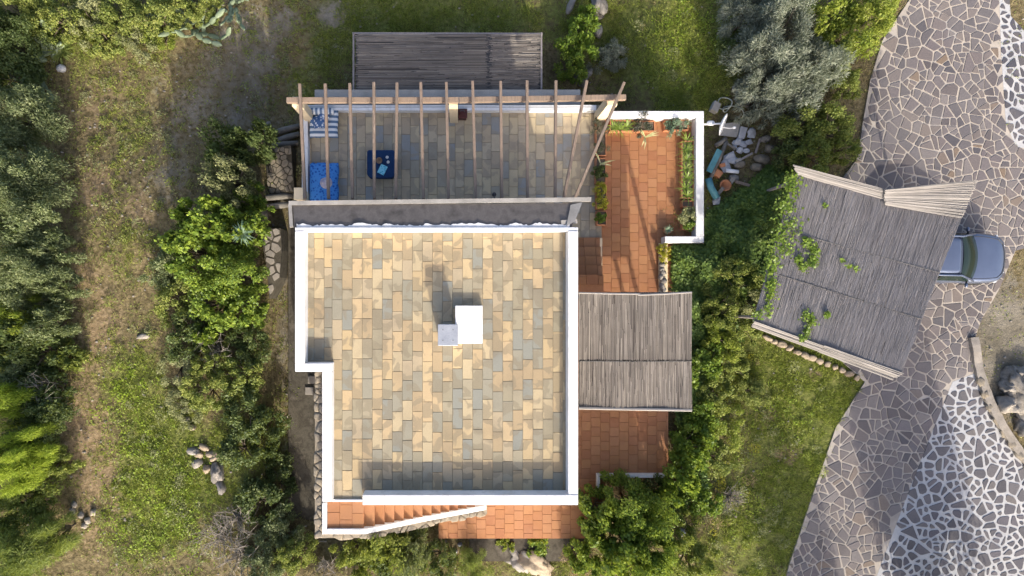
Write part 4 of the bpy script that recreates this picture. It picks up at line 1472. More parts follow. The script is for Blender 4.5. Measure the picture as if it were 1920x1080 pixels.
# table under a navy cloth
x0, x1, y0, y1 = rect_px(688, 281, 740, 333, .3)
tb = thing('low_table', 'low square table under a navy cloth in the middle of the terrace', 'table', ((x0 + x1) / 2, (y0 + y1) / 2, zc))
c_ = .1
oct_ = [(x0 + c_, y0), (x1 - c_, y0), (x1, y0 + c_), (x1, y1 - c_ * .5), (x1 - c_ * .5, y1), (x0 + c_ * .5, y1), (x0, y1 - c_ * .5), (x0, y0 + c_)]
b = MB()
b.prism(oct_, .0, .3)
b.build('table_cloth', M['navy'], tb, bevel=.03)
for u in (.12, .88):
    for v in (.12, .88):
        b = MB()
        b.tube([(x0 + (x1 - x0) * u, y0 + (y1 - y0) * v, zc), (x0 + (x1 - x0) * u, y0 + (y1 - y0) * v, .0)], .03, 6)
        b.build('leg', M['grey_wood'], tb)
for k, (px, py) in enumerate([(726, 295), (728, 304)]):
    p = P(px, py, .36)
    b = MB()
    b.lathe((p.x, p.y, .302), [(.03, 0), (.045, .07), (.05, .08), (.038, .078), (.03, .01)], 14)
    o = b.build('cup', M['white_china'], None, True, (p.x, p.y, .302))
    tag(o, ['white cup on the navy table, the one nearer the front beam', 'white cup on the navy table, the one nearer the turquoise cloth'][k], 'cup', 'cups on the navy table')
p = P(711, 301, .36)
b = MB()
b.lathe((p.x, p.y, .302), [(.05, 0), (.1, .06), (.11, .08), (.09, .075), (.03, .03)], 16)
tag(b.build('bowl', M['bowl'], None, True, (p.x, p.y, .302)), 'round brown bowl on the navy table', 'bowl')
p = P(717, 318, .32)
b = MB()
soft_box(b, -.12, .12, -.16, .16, 0, .03, .01, fu, 6)
bo = b.build('folded_cloth', M['turquoise'])
bo.location = (p.x, p.y, .301)
bo.rotation_euler = (0, 0, -.45)
tag(bo, 'turquoise folded cloth lying on the navy table', 'cloth')
# dark red lantern on the parapet
p = P(867, 213, .1)
ln = thing('lantern', 'dark red lantern beside the middle pergola post', 'lantern', (p.x, p.y, zc))
b = MB()
b.box(p.x - .14, p.x + .14, p.y - .16, p.y + .12, zc, .2)
b.build('case', M['red_dark'], ln, bevel=.02)
b = MB()
b.add([(p.x - .16, p.y - .18, .2), (p.x + .16, p.y - .18, .2), (p.x + .16, p.y + .14, .2), (p.x - .16, p.y + .14, .2), (p.x - .05, p.y - .06, .3), (p.x + .05, p.y - .06, .3), (p.x + .05, p.y + .04, .3), (p.x - .05, p.y + .04, .3)], [(0, 1, 5, 4), (1, 2, 6, 5), (2, 3, 7, 6), (3, 0, 4, 7), (4, 5, 6, 7), (3, 2, 1, 0)])
b.build('lid', M['red_dark'], ln)
b = MB()
b.tube([(p.x - .08, p.y, .28), (p.x - .06, p.y + .02, .38), (p.x + .06, p.y + .02, .38), (p.x + .08, p.y, .28)], .012, 6)
b.build('handle', M['wire'], ln)
# small black lamp by the house wall
p = P(926, 366, 2.2)
lm = thing('wall_lamp', 'small black lamp at the edge of the grey gutter', 'lamp', (p.x, p.y, 2.3))
b = MB()
b.lathe((p.x, p.y, 2.3), [(.07, 0), (.06, .12), (.02, .16)], 10)
b.build('shade', M['wire'], lm)
b = MB()
b.tube([(p.x, p.y, 2.44), (p.x, p.y - .1, 2.5), (p.x + .01, p.y - .25, 2.5)], .015, 6)
b.build('arm', M['wire'], lm)

# ------------------------------------------------------------------ satellite dish and the heap of things beyond the patio wall
M['dish'] = pmat('dish_white', [(0.74, 0.74, 0.74), (0.82, 0.82, 0.82)], 4, .4, 0)
p = P(1352, 232, .5)
ds = thing('satellite_dish', 'white satellite dish seen edge-on beside the patio wall', 'dish', P(1326, 233, .1))
b = MB()
ax = Vector((.86, -.34, .36)).normalized()
u_ = ax.cross(Vector((0, 0, 1))).normalized()
v_ = u_.cross(ax)
vs, fs = [], []
for i in range(6):
    r_ = .36 * i / 5
    for k in range(20):
        an = 2 * math.pi * k / 20
        vs.append(p + u_ * (r_ * math.cos(an)) + v_ * (r_ * math.sin(an)) + ax * (.09 * (i / 5) ** 2))
for i in range(5):
    for k in range(20):
        fs.append((i * 20 + k, i * 20 + (k + 1) % 20, (i + 1) * 20 + (k + 1) % 20, (i + 1) * 20 + k))
b.add(vs, fs)
di = b.build('reflector', M['dish'], ds, True)
so = di.modifiers.new('solid', 'SOLIDIFY')
so.thickness = .02
b = MB()
b.tube([p - v_ * .3 + ax * .06, p - v_ * .22 + ax * .3, p - v_ * .1 + ax * .42], .018, 6)
b.rock(tuple(p - v_ * .06 + ax * .44), .06, .05, .05, random.Random(2), 1, .05)
b.build('receiver_arm', M['dish'], ds)
b = MB()
q_ = P(1318, 233, .1)
b.tube([q_, q_ + Vector((.22, 0, .0)), p - ax * .02], .03, 7)
b.rock(tuple(q_ + Vector((.25, .02, .06))), .15, .09, .07, random.Random(9), 2, .1)
b.build('bracket', M['dish'], ds)

jr = random.Random(40)
M['cyan'] = pmat('cyan_paint', [(0.05, 0.15, 0.18), (0.1, 0.26, 0.3)], 4, .6)
M['hose'] = pmat('hose', [(0.35, 0.38, 0.32), (0.48, 0.5, 0.44)], 6, .6, 0)
M['rubble'] = pmat('white_rubble', [(0.3, 0.31, 0.34), (0.48, 0.49, 0.51)], 4, .85, .3, .4)
def junk(name, label, cat, mb, mat, p, smooth=False, group=None, bevel=0.0):
    o = mb.build(name, mat, None, smooth, tuple(p), bevel=bevel)
    tag(o, label, cat, group)
    return o
RUB = ['white rubble chunk at the upper right of the heap', 'white rubble chunk at the top left of the small pieces', 'white rubble chunk in the middle of the small pieces', 'white rubble chunk on the right of the small pieces', 'white rubble chunk at the lower left of the small pieces', 'white rubble chunk at the lower right of the small pieces', 'broad flat white slab piece below the small rubble', 'broad flat white slab piece nearest the orange clay block', 'tiny white chunk touching the narrow pale slab', 'tiny white chunk above the broad flat slab pieces', 'white slab piece wedged between the two broad flat ones', 'white chunk lying alone at the end of the teal pipe']
p = G(1380, 242)
b = MB()
b.prism([tuple(G(x, y)[:2]) for x, y in ((1348, 236), (1385, 231), (1378, 259), (1343, 257))], p.z + .15, p.z + .2)
junk('grey_sheet', 'flat grey sheet lying below the satellite dish', 'sheet', b, M['concrete'], p)
b = MB()
b.prism([tuple(G(x, y)[:2]) for x, y in ((1384, 240), (1398, 242), (1392, 262), (1380, 260))], p.z + .15, p.z + .26)
junk('grey_sheet', 'narrow pale slab to the right of the flat grey sheet', 'slab', b, M['rubble'], p)
for k, (px, py, w) in enumerate([(1407, 250, .22), (1380, 268, .16), (1392, 272, .15), (1402, 268, .13), (1386, 283, .14), (1398, 284, .13), (1366, 296, .26), (1358, 312, .24), (1385, 262, .1), (1376, 278, .1), (1372, 302, .2), (1341, 378, .17)]):
    p = G(px, py)
    b = MB()
    if w > .18: b.rock((p.x, p.y, p.z + .1), w, w * .75, .08, jr, 1, .3, jr.uniform(0, 3))
    else: b.rock((p.x, p.y, p.z + .1), w, w * .8, w * .6, jr, 1, .3, jr.uniform(0, 3))
    junk('rubble_chunk', RUB[k], 'rubble', b, M['rubble'], p, group='white rubble beside the patio wall')
p = G(1328, 308)
b = MB()
b.beam(G(1322, 326) + Vector((0, 0, .35)), G(1339, 287) + Vector((0, 0, .5)), .2, .05)
junk('plank', 'pale cyan plank leaning near the patio wall below the dish', 'plank', b, M['cyan'], p)
p = G(1326, 355)
b = MB()
b.tube([G(1320, 338) + Vector((0, 0, .4)), G(1326, 355) + Vector((0, 0, .35)), G(1338, 374) + Vector((0, 0, .3))], .12, 8)
junk('drum_pipe', 'teal pipe half hidden under the east patio wall', 'pipe', b, M['cyan'], p, True)
for lab, pts, r_ in (('dark bent pipe lying between the cyan plank and the rubble', [(1358, 268), (1345, 300), (1336, 318), (1328, 336)], .07), ('dark pipe beside the patio wall ending near the orange brick', [(1337, 276), (1350, 268), (1357, 262)], .08)):
    b = MB()
    b.tube([G(x, y) + Vector((0, 0, .2)) for x, y in pts], r_, 7)
    junk('old_pipe', lab, 'pipe', b, M['log'], G(*pts[0]), True)
p = G(1372, 322)
b = MB()
b.tube([G(1358, 321) + Vector((0, 0, .15)), G(1381, 324) + Vector((0, 0, .17))], .07, 10)
junk('white_pipe', 'short white pipe lying on the rubble heap', 'pipe', b, M['dish'], p, True)
p = G(1343, 326)
b = MB()
b.prism([tuple(G(x, y)[:2]) for x, y in ((1339, 318), (1352, 326), (1345, 336), (1335, 329))], p.z, p.z + .25)
junk('clay_block', 'square orange clay block beside the rubble heap', 'block', b, M['terracotta_pot'], p, bevel=.02)
p = G(1356, 349)
b = MB()
b.lathe((p.x, p.y, p.z), [(.12, 0), (.19, .2), (.21, .22), (.16, .21), (.1, .08)], 12)
junk('clay_pot', 'round terracotta pot left below the rubble heap', 'pot', b, M['terracotta_pot'], p, True)
p = G(1375, 335)
b = MB()
b.rock((p.x, p.y, p.z + .08), .2, .15, .1, jr, 1, .2)
junk('grey_rock', 'small grey stone under the short white pipe', 'stone', b, M['grey_stone'], p, True)
p = G(1337, 203)
b = MB()
b.prism([tuple(G(x, y)[:2]) for x, y in ((1335, 192), (1347, 199), (1340, 215), (1328, 209))], p.z, p.z + .3)
junk('meter_box', 'pale grey box standing on the grass above the dish', 'box', b, M['concrete'], p, bevel=.02)
for k, (px, py, w, h_) in enumerate([(1400, 190, .5, .28), (1390, 165, .35, .2), (1432, 262, .2, .2), (1425, 300, .28, .2), (1415, 315, .22, .15), (1445, 280, .25, .2), (1385, 310, .22, .14)]):
    p = G(px, py)
    b = MB()
    b.rock((p.x, p.y, p.z + .1), w, w * .6, h_, jr, 2, .25, jr.uniform(-.4, .4))
    junk('boulder', ['broad flat grey boulder above the coiled hose', 'smaller grey boulder under the silver shrub', 'upright pale boulder right of the rubble heap', 'pale boulder among ivy right of the white pipe', 'low pale boulder at the top of the ivy', 'weathered boulder between rubble and yellow-green bushes', 'dull grey boulder at the right end of the white pipe'][k], 'boulder', b, M['stone'] if k in (3, 4, 5, 6) else M['grey_stone'], p, True, 'boulders east of the patio')
for lab, c, r_, L_, w_, mt in [('thin grey board lying across the rubble heap', (1394, 296), .5, .5, .07, 'grey_wood'), ('short dark batten below the grey sheet', (1366, 276), -.6, .45, .06, 'log'), ('broken clay tile above the orange block', (1350, 312), .2, .2, .13, 'terracotta_pot'), ('pale broken tile near the round pot', (1368, 340), 1.0, .22, .15, 'flag_stone'), ('dark crate board beside the teal pipe', (1345, 362), .9, .4, .12, 'log'), ('brown board half under the ivy below the heap', (1388, 346), -.3, .5, .1, 'timber'), ('grey batten to the right of the small rubble pieces', (1416, 276), 1.3, .5, .07, 'grey_wood'), ('small blue-grey tile on the broad slab pieces', (1380, 303), .4, .17, .12, 'concrete')]:
    p = G(*c)
    d_ = Vector((math.cos(r_), math.sin(r_), .1)) * L_ / 2
    b = MB()
    b.beam(p + Vector((0, 0, .2)) - d_, p + Vector((0, 0, .2)) + d_, w_, .04)
    junk('debris_board', lab, 'debris', b, M[mt], p, group='clutter beside the patio wall')
b = MB()
hp = []
for i in range(60):
    t = i / 59
    an = t * 4.2 * math.pi
    x = 1356 + 13 * math.cos(an) + 30 * max(0, t - .55) * 2
    y = 195 + 11 * math.sin(an) + 50 * max(0, t - .5)
    hp.append(G(x, y) + Vector((0, 0, .12 + .06 * math.sin(t * 30))))
for x, y in [(1402, 214), (1414, 208), (1420, 190)]: hp.append(G(x, y) + Vector((0, 0, .1)))
b.tube(hp, .022, 6)
junk('garden_hose', 'pale garden hose coiled on the ground above the dish', 'hose', b, M['hose'], G(1356, 195), True)

# ------------------------------------------------------------------ plants
def unit(v):
    return v / np.maximum(np.linalg.norm(v, axis=1, keepdims=True), 1e-9)
def leaves(C, N, A, L, W, fold=0.0):
    """Rhombic leaves: base points C, normals N, axis hints A, lengths L, widths W."""
    N = unit(N)
    A = unit(A - N * np.sum(A * N, 1, keepdims=True))
    S = np.cross(N, A)
    L = L[:, None]
    W = W[:, None]
    v0 = C
    v1 = C + A * L * .5 + S * W * .5 + N * W * fold
    v2 = C + A * L
    v3 = C + A * L * .5 - S * W * .5 + N * W * fold
    V = np.stack([v0, v1, v2, v3], 1).reshape(-1, 3)
    return V
def quads(n):
    i = np.arange(n * 4, dtype=np.int32)
    return i.reshape(-1, 4)
# species: material, leaf length, leaf width, clumps, leaves per clump, clump radius (of crown), outward bias, upward bias
SPEC = {
    'olive': ('olive', .085, .026, 42, 330, .26, 1.1, .5),
    'carob': ('carob', .085, .062, 40, 210, .25, .8, .9),
    'mastic': ('mastic', .062, .036, 48, 260, .24, .8, .7),
    'dark': ('dark', .08, .05, 36, 230, .28, .8, .6),
    'lime': ('lime', .06, .038, 36, 260, .25, .8, .8),
    'pale': ('pale', .055, .028, 40, 300, .24, .9, .7),
    'silver': ('silver', .13, .016, 60, 230, .2, 1.5, .4),
    'pine': ('pine', .14, .014, 34, 520, .26, 1.6, .5),
    'feather': ('feather', .17, .014, 30, 420, .3, 1.4, .6),
    'yellow': ('yellow', .05, .034, 26, 200, .28, .8, .8),
    'ivyleaf': ('vine', .085, .07, 34, 170, .27, .7, .8),
    'dry': ('dry', .06, .03, 26, 120, .3, .9, .7),
}
PROTO = {}
def proto(spec, size, var):
    """Unit-sized plant (crown radius 1, top at about z = 1): trunk mesh and crown mesh; leaf size suits crowns of `size` metres."""
    key = (spec, size, var)
    if key in PROTO: return PROTO[key]
    mt, L, W, nc, nl, rc, ob, ub = SPEC[spec]
    rs = np.random.RandomState(hash((spec, var)) % 1000 if False else (sum(map(ord, spec)) * 7 + var * 131 + int(size * 10)))
    k = (size / 1.2)
    nl = int(nl * min(2.2, max(.35, k ** 1.35)))
    nc = int(nc * min(1.5, max(.6, k)))
    # uneven outline: the radius changes with direction
    ph = rs.rand(4) * 6.28
    C = []
    while len(C) < nc:
        d = rs.randn(3)
        d /= np.linalg.norm(d)
        if d[2] < -.25: continue
        an = math.atan2(d[1], d[0])
        out = 1 + .16 * math.sin(2 * an + ph[0]) + .13 * math.sin(3 * an + ph[1]) + .1 * math.sin(5 * an + ph[2])
        r = (rs.uniform(.35, .86) if rs.rand() < .45 else rs.uniform(.68, .92)) * out
        C.append([d[0] * r, d[1] * r, .42 + d[2] * r * .55 + rs.uniform(-.06, .06)])
    C = np.array(C)
    sz = rs.uniform(.5, 1.15, nc) * rc * .9
    cid = np.repeat(np.arange(nc), nl)
    n = len(cid)
    d = unit(rs.randn(n, 3))
    rad = rs.rand(n) ** .45
    pos = C[cid] + d * (sz[cid] * rad)[:, None] * np.array([1, 1, .7])
    N = d * .6 + rs.randn(n, 3) * .55 + np.array([0, 0, ub])
    A = d * ob + rs.randn(n, 3) * .6 + np.array([0, 0, .15])
    if spec in ('pine', 'feather', 'silver'):
        A = d * ob + rs.randn(n, 3) * .25 + unit(C[cid] - np.array([0, 0, .3])) * .8
    ls = rs.uniform(.7, 1.3, n) / size
    V = leaves(pos, N, A, L * ls, W * ls, .15)
    me = np_mesh('crown', V, quads(n), M[mt])
    tb = MB()
    rr_ = random.Random(var * 17 + len(spec))
    tr0 = .06 if size > .8 else .05
    tb.tube([(0, 0, -.12), (rr_.uniform(-.03, .03), rr_.uniform(-.03, .03), .12), (rr_.uniform(-.06, .06), rr_.uniform(-.06, .06), .32)], [tr0, tr0 * .8, tr0 * .55], 7)
    idx = sorted(range(nc), key=lambda i: rr_.random())[:12]
    for i in idx:
        c = Vector(C[i])
        mid = Vector((c.x * .45 + rr_.uniform(-.08, .08), c.y * .45 + rr_.uniform(-.08, .08), .2 + c.z * .4))
        tb.tube([(0, 0, .1), mid, c], [tr0 * .5, tr0 * .32, tr0 * .12], 5)
    tm = tb.mesh('trunk', M['bark'], True)
    PROTO[key] = (tm, me)
    return PROTO[key]
vr = random.Random(99)
def plant(spec, px, py, rpx, h, label, cat='bush', name=None, group=None, z0=None, var=None, flat=1.0):
    """A plant whose crown the photo shows round pixel (px, py) with radius rpx; h metres tall."""
    if z0 is None:
        g = G(px, py, h * .6)
    else:
        g = P(px, py, z0 + h * .6)
        g.z = z0
    r = rpx * (CAM_H - g.z - h * .6) / FPX
    size = 1.5 if r > 1.05 else (.85 if r > .5 else .4)
    tm, cm = proto(spec, size, vr.randint(0, 1) if var is None else var)
    o = thing(name or ('tree' if h > 2.6 else 'bush'), label, cat, (g.x, g.y, g.z - .03), group)
    a = vr.uniform(0, 6.28)
    for nm, me in (('trunk', tm), ('crown', cm)):
        c = link(nm, me, o)
        c.scale = (r, r * vr.uniform(.9, 1.1), h)
        c.rotation_euler = (0, 0, a)
    return o
W_ = 'trees and bushes west of the track'
PLANTS = [
    # west of the dirt track, top to bottom
    ('dark', 7, 75, 60, 2.4, 'dark green bush in the shaded top left corner', 'bush', W_),
    ('mastic', 22, 12, 60, 2.2, 'olive-green bush at the very top left corner', 'bush', W_),
    ('dark', 22, 140, 55, 2.0, 'dark bush below the prickly pear at top left', 'bush', W_),
    ('olive', 22, 215, 70, 3.2, 'silvery olive tree at the left edge, uppermost of the olive row', 'tree', W_),
    ('olive', 34, 305, 78, 3.4, 'silvery olive tree with feathery twigs, second from the top of the row', 'tree', W_),
    ('olive', 30, 400, 80, 3.4, 'silvery olive tree facing the bare tan patch of the track', 'tree', W_),
    ('olive', 70, 465, 52, 2.6, 'smaller olive tree reaching towards the dirt track', 'tree', W_),
    ('olive', 22, 515, 66, 3.0, 'olive tree just above the lime-coloured bush at left edge', 'tree', W_),
    ('olive', 100, 535, 40, 2.2, 'small olive bush bordering the track right of the lime bush', 'bush', W_),
    ('lime', 34, 587, 36, 2.7, 'lime-yellow rounded bush among the olives at left edge', 'bush', W_),
    ('olive', 90, 598, 44, 2.4, 'grey-green olive bush right of the lime-yellow bush', 'bush', W_),
    ('dark', 12, 640, 60, 2.6, 'dark tree at left edge below the lime-yellow bush', 'tree', W_),
    ('dark', 60, 660, 52, 2.2, 'dark green bush beside the track below the olives', 'bush', W_),
    ('mastic', 122, 668, 28, 1.2, 'small green bush at the track edge below the olives', 'bush', W_),
    ('olive', 17, 718, 55, 2.4, 'dusky olive bush above the bright pine at left edge', 'bush', W_),
    ('dark', 82, 735, 50, 2.0, 'dark bush with bare twigs right of the upper pine', 'bush', W_),
    ('pine', 4, 762, 46, 3.2, 'green pine at the left edge, the smaller upper one', 'tree', W_),
    ('dark', 62, 800, 62, 2.2, 'dark shaded bush right of the bright pine', 'bush', W_),
    ('pine', 17, 868, 70, 4.0, 'bright lime-green pine at the left edge, the large lower one', 'tree', W_),
    ('mastic', 100, 868, 38, 1.6, 'olive-green bush between the bright pine and the track', 'bush', W_),
    ('mastic', 67, 925, 55, 1.9, 'yellowish green bush below the bright pine', 'bush', W_),
    ('mastic', 22, 960, 50, 1.9, 'yellowish green bush at the left edge above the feathery tree', 'bush', W_),
    ('feather', 27, 1045, 78, 3.2, 'soft feathery green tree in the bottom left corner', 'tree', W_),
    ('feather', 94, 1010, 42, 2.4, 'soft feathery green bush beside the bottom left corner tree', 'bush', W_),
]
T_ = 'bushes along the top left'
PLANTS += [
    ('mastic', 105, 30, 52, 1.6, 'green bush above the yucca at top left', 'bush', T_),
    ('pale', 160, 25, 48, 1.5, 'pale green bush at the top edge above the track', 'bush', T_),
    ('mastic', 190, 70, 45, 1.3, 'green bush reaching lowest towards the track at top left', 'bush', T_),
    ('mastic', 225, 22, 52, 1.6, 'olive-green bush at the top edge, middle of the thicket', 'bush', T_),
    ('pale', 255, 68, 42, 1.2, 'yellowish low bush at the upper end of the dirt track', 'bush', T_),
    ('mastic', 290, 28, 50, 1.6, 'green bush at the top edge left of the prickly pear', 'bush', T_),
    ('lime', 300, 70, 28, .9, 'small bright green bush beside the prickly pear clump', 'bush', T_),
    ('mastic', 345, 8, 42, 1.4, 'green bush at the top edge behind the prickly pear clump', 'bush', T_),
    ('mastic', 395, 18, 30, 1.1, 'small green bush between the two prickly pear clumps', 'bush', T_),
]
C_ = 'bushes between track and house'
PLANTS += [
    ('dark', 478, 262, 44, 3.2, 'dark bush beside the logs above the cobbled path', 'bush', C_),
    ('dark', 420, 285, 48, 2.8, 'dark shaded bush above the pale grey-green one', 'bush', C_),
    ('pale', 428, 333, 52, 3.5, 'pale grey-green rounded bush northwest of the house', 'bush', C_),
    ('carob', 478, 372, 32, 2.2, 'small bright green bush by the tan rock near the gutter end', 'bush', C_),
    ('carob', 380, 405, 52, 3.0, 'bright green bush directly below the pale rounded bush', 'bush', C_),
    ('carob', 445, 430, 55, 2.7, 'glossy bright green bush behind the agave', 'bush', C_),
    ('carob', 360, 470, 60, 2.6, 'bright green bush overhanging the track side of the thicket', 'bush', C_),
    ('carob', 425, 505, 66, 2.5, 'largest bright green bush in the thicket west of the house', 'bush', C_),
    ('olive', 308, 505, 42, 1.25, 'grey-green small-leaved bush on the track side of the thicket', 'bush', C_),
    ('mastic', 325, 565, 48, 1.25, 'olive-green bush at the thicket edge beside the track', 'bush', C_),
    ('carob', 400, 570, 52, 1.95, 'bright green bush above the dark gap in the thicket', 'bush', C_),
    ('carob', 455, 580, 46, 1.87, 'bright green bush facing the west house wall', 'bush', C_),
    ('dark', 350, 625, 50, 1.33, 'dark olive bush left of the dark gap in the thicket', 'bush', C_),
    ('carob', 385, 630, 24, 1.17, 'small bright green tuft inside the dark gap', 'bush', C_),
    ('dark', 465, 645, 42, 1.25, 'dark green bush right of the dark gap in the thicket', 'bush', C_),
    ('mastic', 395, 672, 36, 1.33, 'yellow-green bush below the dark gap in the thicket', 'bush', C_),
    ('pale', 330, 690, 44, 0.94, 'dull grey-green bush below the flat track stone', 'bush', C_),
    ('mastic', 450, 700, 50, 1.40, 'olive-green bush level with the roof notch', 'bush', C_),
    ('mastic', 385, 735, 48, 1.33, 'olive-green bush above the rock pile', 'bush', C_),
    ('pale', 345, 765, 36, 0.78, 'grey-green low bush above the rock pile near the track', 'bush', C_),
    ('dark', 455, 770, 50, 1.33, 'dark bush right of the rock pile', 'bush', C_),
    ('dark', 495, 815, 44, 1.5, 'green bush in the shade of the stone flank', 'bush', C_),
    ('dark', 450, 845, 46, 1.09, 'dark bush below and right of the rock pile', 'bush', C_),
    ('dark', 520, 900, 42, 1.01, 'very dark bush close to the stone flank', 'bush', C_),
    ('dark', 480, 945, 52, 1.17, 'dark bush above the dry grey thicket at bottom', 'bush', C_),
    ('olive', 525, 1005, 45, 1.25, 'grey-green bush left of the stepping stones', 'bush', C_),
    ('mastic', 555, 1045, 40, 1.40, 'green bush at the bottom edge beside the stepping stones', 'bush', C_),
    ('olive', 490, 1060, 48, 1.25, 'grey-green bush at the bottom edge right of the dry thicket', 'bush', C_),
]
S_ = 'trees and bushes south of the house'
PLANTS += [
    ('mastic', 664, 1038, 54, 2.6, 'green tree at the bottom edge nearest the stepping stones', 'tree', S_),
    ('mastic', 722, 1020, 58, 3.4, 'green tree whose crown overlaps the white stair coping', 'tree', S_),
    ('olive', 775, 1030, 48, 2.8, 'grey-green tree right of the crown that overlaps the coping', 'tree', S_),
    ('dark', 735, 1065, 50, 2.0, 'dark bush at the bottom edge between the trees below the stairs', 'bush', S_),
    ('dark', 825, 1050, 38, 1.3, 'dark green bush left of the white pebbles', 'bush', S_),
    ('feather', 888, 1068, 34, 1.4, 'pale feathery bush at the bottom edge left of the boulder', 'bush', S_),
    ('lime', 948, 1022, 18, .6, 'small lime fern left of the big boulder', 'plant', S_),
    ('carob', 1010, 1022, 24, .6, 'small green fern between boulder and clay patio', 'plant', S_),
    ('carob', 1125, 965, 48, 2.8, 'bright green tree overlapping the house corner of the clay patio', 'tree', S_),
    ('carob', 1190, 958, 62, 3.1, 'bright green tree standing beside the low white bed wall', 'tree', S_),
    ('carob', 1160, 1010, 62, 3.2, 'broad bright green tree in the middle of the bottom thicket', 'tree', S_),
    ('carob', 1215, 1040, 66, 3.6, 'bright green tree at the bottom edge right of the thicket middle', 'tree', S_),
    ('carob', 1105, 1040, 42, 2.2, 'green bush between the boulder and the broad bottom tree', 'bush', S_),
    ('dry', 1085, 1062, 36, 1.5, 'brownish flowering bush at the bottom edge beside the boulder', 'bush', S_),
    ('mastic', 1270, 1000, 48, 2.2, 'olive-green bush between bottom thicket and grass slope', 'bush', S_),
    ('mastic', 1300, 1055, 48, 1.8, 'olive-green bush at the bottom edge beside the grass slope', 'bush', S_),
    ('dark', 1240, 935, 38, 1.6, 'dark bush at the shaded corner of the clay patio', 'bush', S_),
]
E_ = 'bushes east of the house'
PLANTS += [
    ('mastic', 1378, 520, 48, 1.6, 'yellow-green bush growing out of the ivy left of the carport', 'bush', E_),
    ('pale', 1403, 560, 41, 1.4, 'pale bush between ivy and the carport corner', 'bush', E_),
    ('mastic', 1358, 575, 48, 1.5, 'yellow-green bush level with the upper edge of the brown canopy', 'bush', E_),
    ('mastic', 1398, 615, 46, 1.3, 'yellow-green bush below the left carport corner', 'bush', E_),
    ('lime', 1353, 640, 43, 1.3, 'yellowish bush beside the middle of the brown canopy', 'bush', E_),
    ('ivyleaf', 1328, 690, 43, 1.2, 'glossy green bush beside the lower half of the brown canopy', 'bush', E_),
    ('mastic', 1373, 690, 46, 1.1, 'olive bush between brown canopy and grass slope', 'bush', E_),
    ('mastic', 1348, 745, 46, 1.2, 'yellow-green bush by the lower corner of the brown canopy', 'bush', E_),
    ('ivyleaf', 1313, 785, 46, 1.2, 'glossy green bush beside the shaded clay patio edge', 'bush', E_),
    ('lime', 1363, 800, 41, .9, 'lime-tinged bush at the upper grass slope', 'bush', E_),
    ('ivyleaf', 1293, 845, 48, 1.9, 'glossy green bush overhanging the shaded clay patio', 'bush', E_),
    ('mastic', 1343, 860, 46, 1.0, 'yellow-green bush above the dry twigs on the slope', 'bush', E_),
    ('ivyleaf', 1283, 905, 48, 2.6, 'glossy green bush at the right end of the low white bed wall', 'bush', E_),
    ('ivyleaf', 1318, 935, 41, 1.0, 'glossy green bush left of the dry twigs on the slope', 'bush', E_),
    ('mastic', 1408, 735, 34, .7, 'small olive bush standing alone high on the grass slope', 'bush', E_),
]
N_ = 'bushes along the driveway'
PLANTS += [
    ('silver', 1410, 25, 62, 2.4, 'silver-grey shrub at the top edge beside the sunlit lawn', 'bush', N_),
    ('silver', 1475, 60, 75, 3.0, 'tall silver-grey shrub below the top edge', 'bush', N_),
    ('silver', 1445, 130, 75, 3.0, 'largest silver-grey shrub with spidery twigs', 'bush', N_),
    ('silver', 1515, 130, 62, 2.8, 'silver-grey shrub touching the yellow-green driveway bushes', 'bush', N_),
    ('silver', 1430, 185, 48, 2.0, 'silver-grey shrub above the broad flat boulder', 'bush', N_),
    ('silver', 1490, 190, 50, 2.0, 'silver-grey shrub above the yellow-green bushes by the carport', 'bush', N_),
    ('lime', 1560, 20, 60, 2.2, 'yellow-green bush at the top edge behind the driveway', 'bush', N_),
    ('lime', 1640, 18, 62, 2.0, 'yellow-green bush at the top edge overhanging the driveway', 'bush', N_),
    ('lime', 1600, 70, 58, 2.0, 'yellow-green bush in the bend of the driveway', 'bush', N_),
    ('mastic', 1560, 110, 50, 1.9, 'olive-green bush right of the silver shrubs', 'bush', N_),
    ('mastic', 1585, 150, 36, 1.4, 'small olive-green bush at the narrow part of the driveway edge', 'bush', N_),
    ('mastic', 1500, 240, 52, 1.9, 'yellow-green bush below the silver shrubs', 'bush', N_),
    ('mastic', 1560, 235, 52, 1.9, 'yellow-green bush at the driveway edge above the carport', 'bush', N_),
    ('mastic', 1525, 285, 48, 1.8, 'yellow-green bush touching the pale carport edge', 'bush', N_),
    ('mastic', 1590, 275, 36, 1.5, 'yellow-green bush nearest the slabs above the carport', 'bush', N_),
    ('dark', 1480, 290, 34, 1.3, 'dark bush at the upper left carport corner', 'bush', N_),
    ('dark', 1390, 95, 44, 1.5, 'dark green bush between sunlit lawn and silver shrubs', 'bush', N_),
]
L_ = 'bushes on the north lawn'
PLANTS += [
    ('ivyleaf', 1095, 40, 34, 1.6, 'bright green bush at the top edge beside the long rock', 'bush', L_),
    ('ivyleaf', 1085, 85, 38, 1.8, 'bright green bush between the two rocks north of the pergola', 'bush', L_),
    ('carob', 1075, 125, 32, 1.3, 'green bush at the upper right corner of the grey canopy', 'bush', L_),
    ('silver', 1145, 105, 36, .9, 'blue-grey low shrub in the shade of the north lawn', 'bush', L_),
]
PLANTS += [
    ('olive', 1965, 1330, 150, 7.0, 'tall tree outside the frame whose shade falls on the white-jointed paving', 'tree', 'trees shading the driveway'),
    ('olive', 1690, 1420, 70, 6.2, 'tree outside the bottom edge that shades the lower driveway', 'tree', 'trees shading the driveway'),
]
for s_, x, y, r_, h_, lab, cat, grp in PLANTS:
    plant(s_, x, y, r_, h_, lab, cat, group=grp)

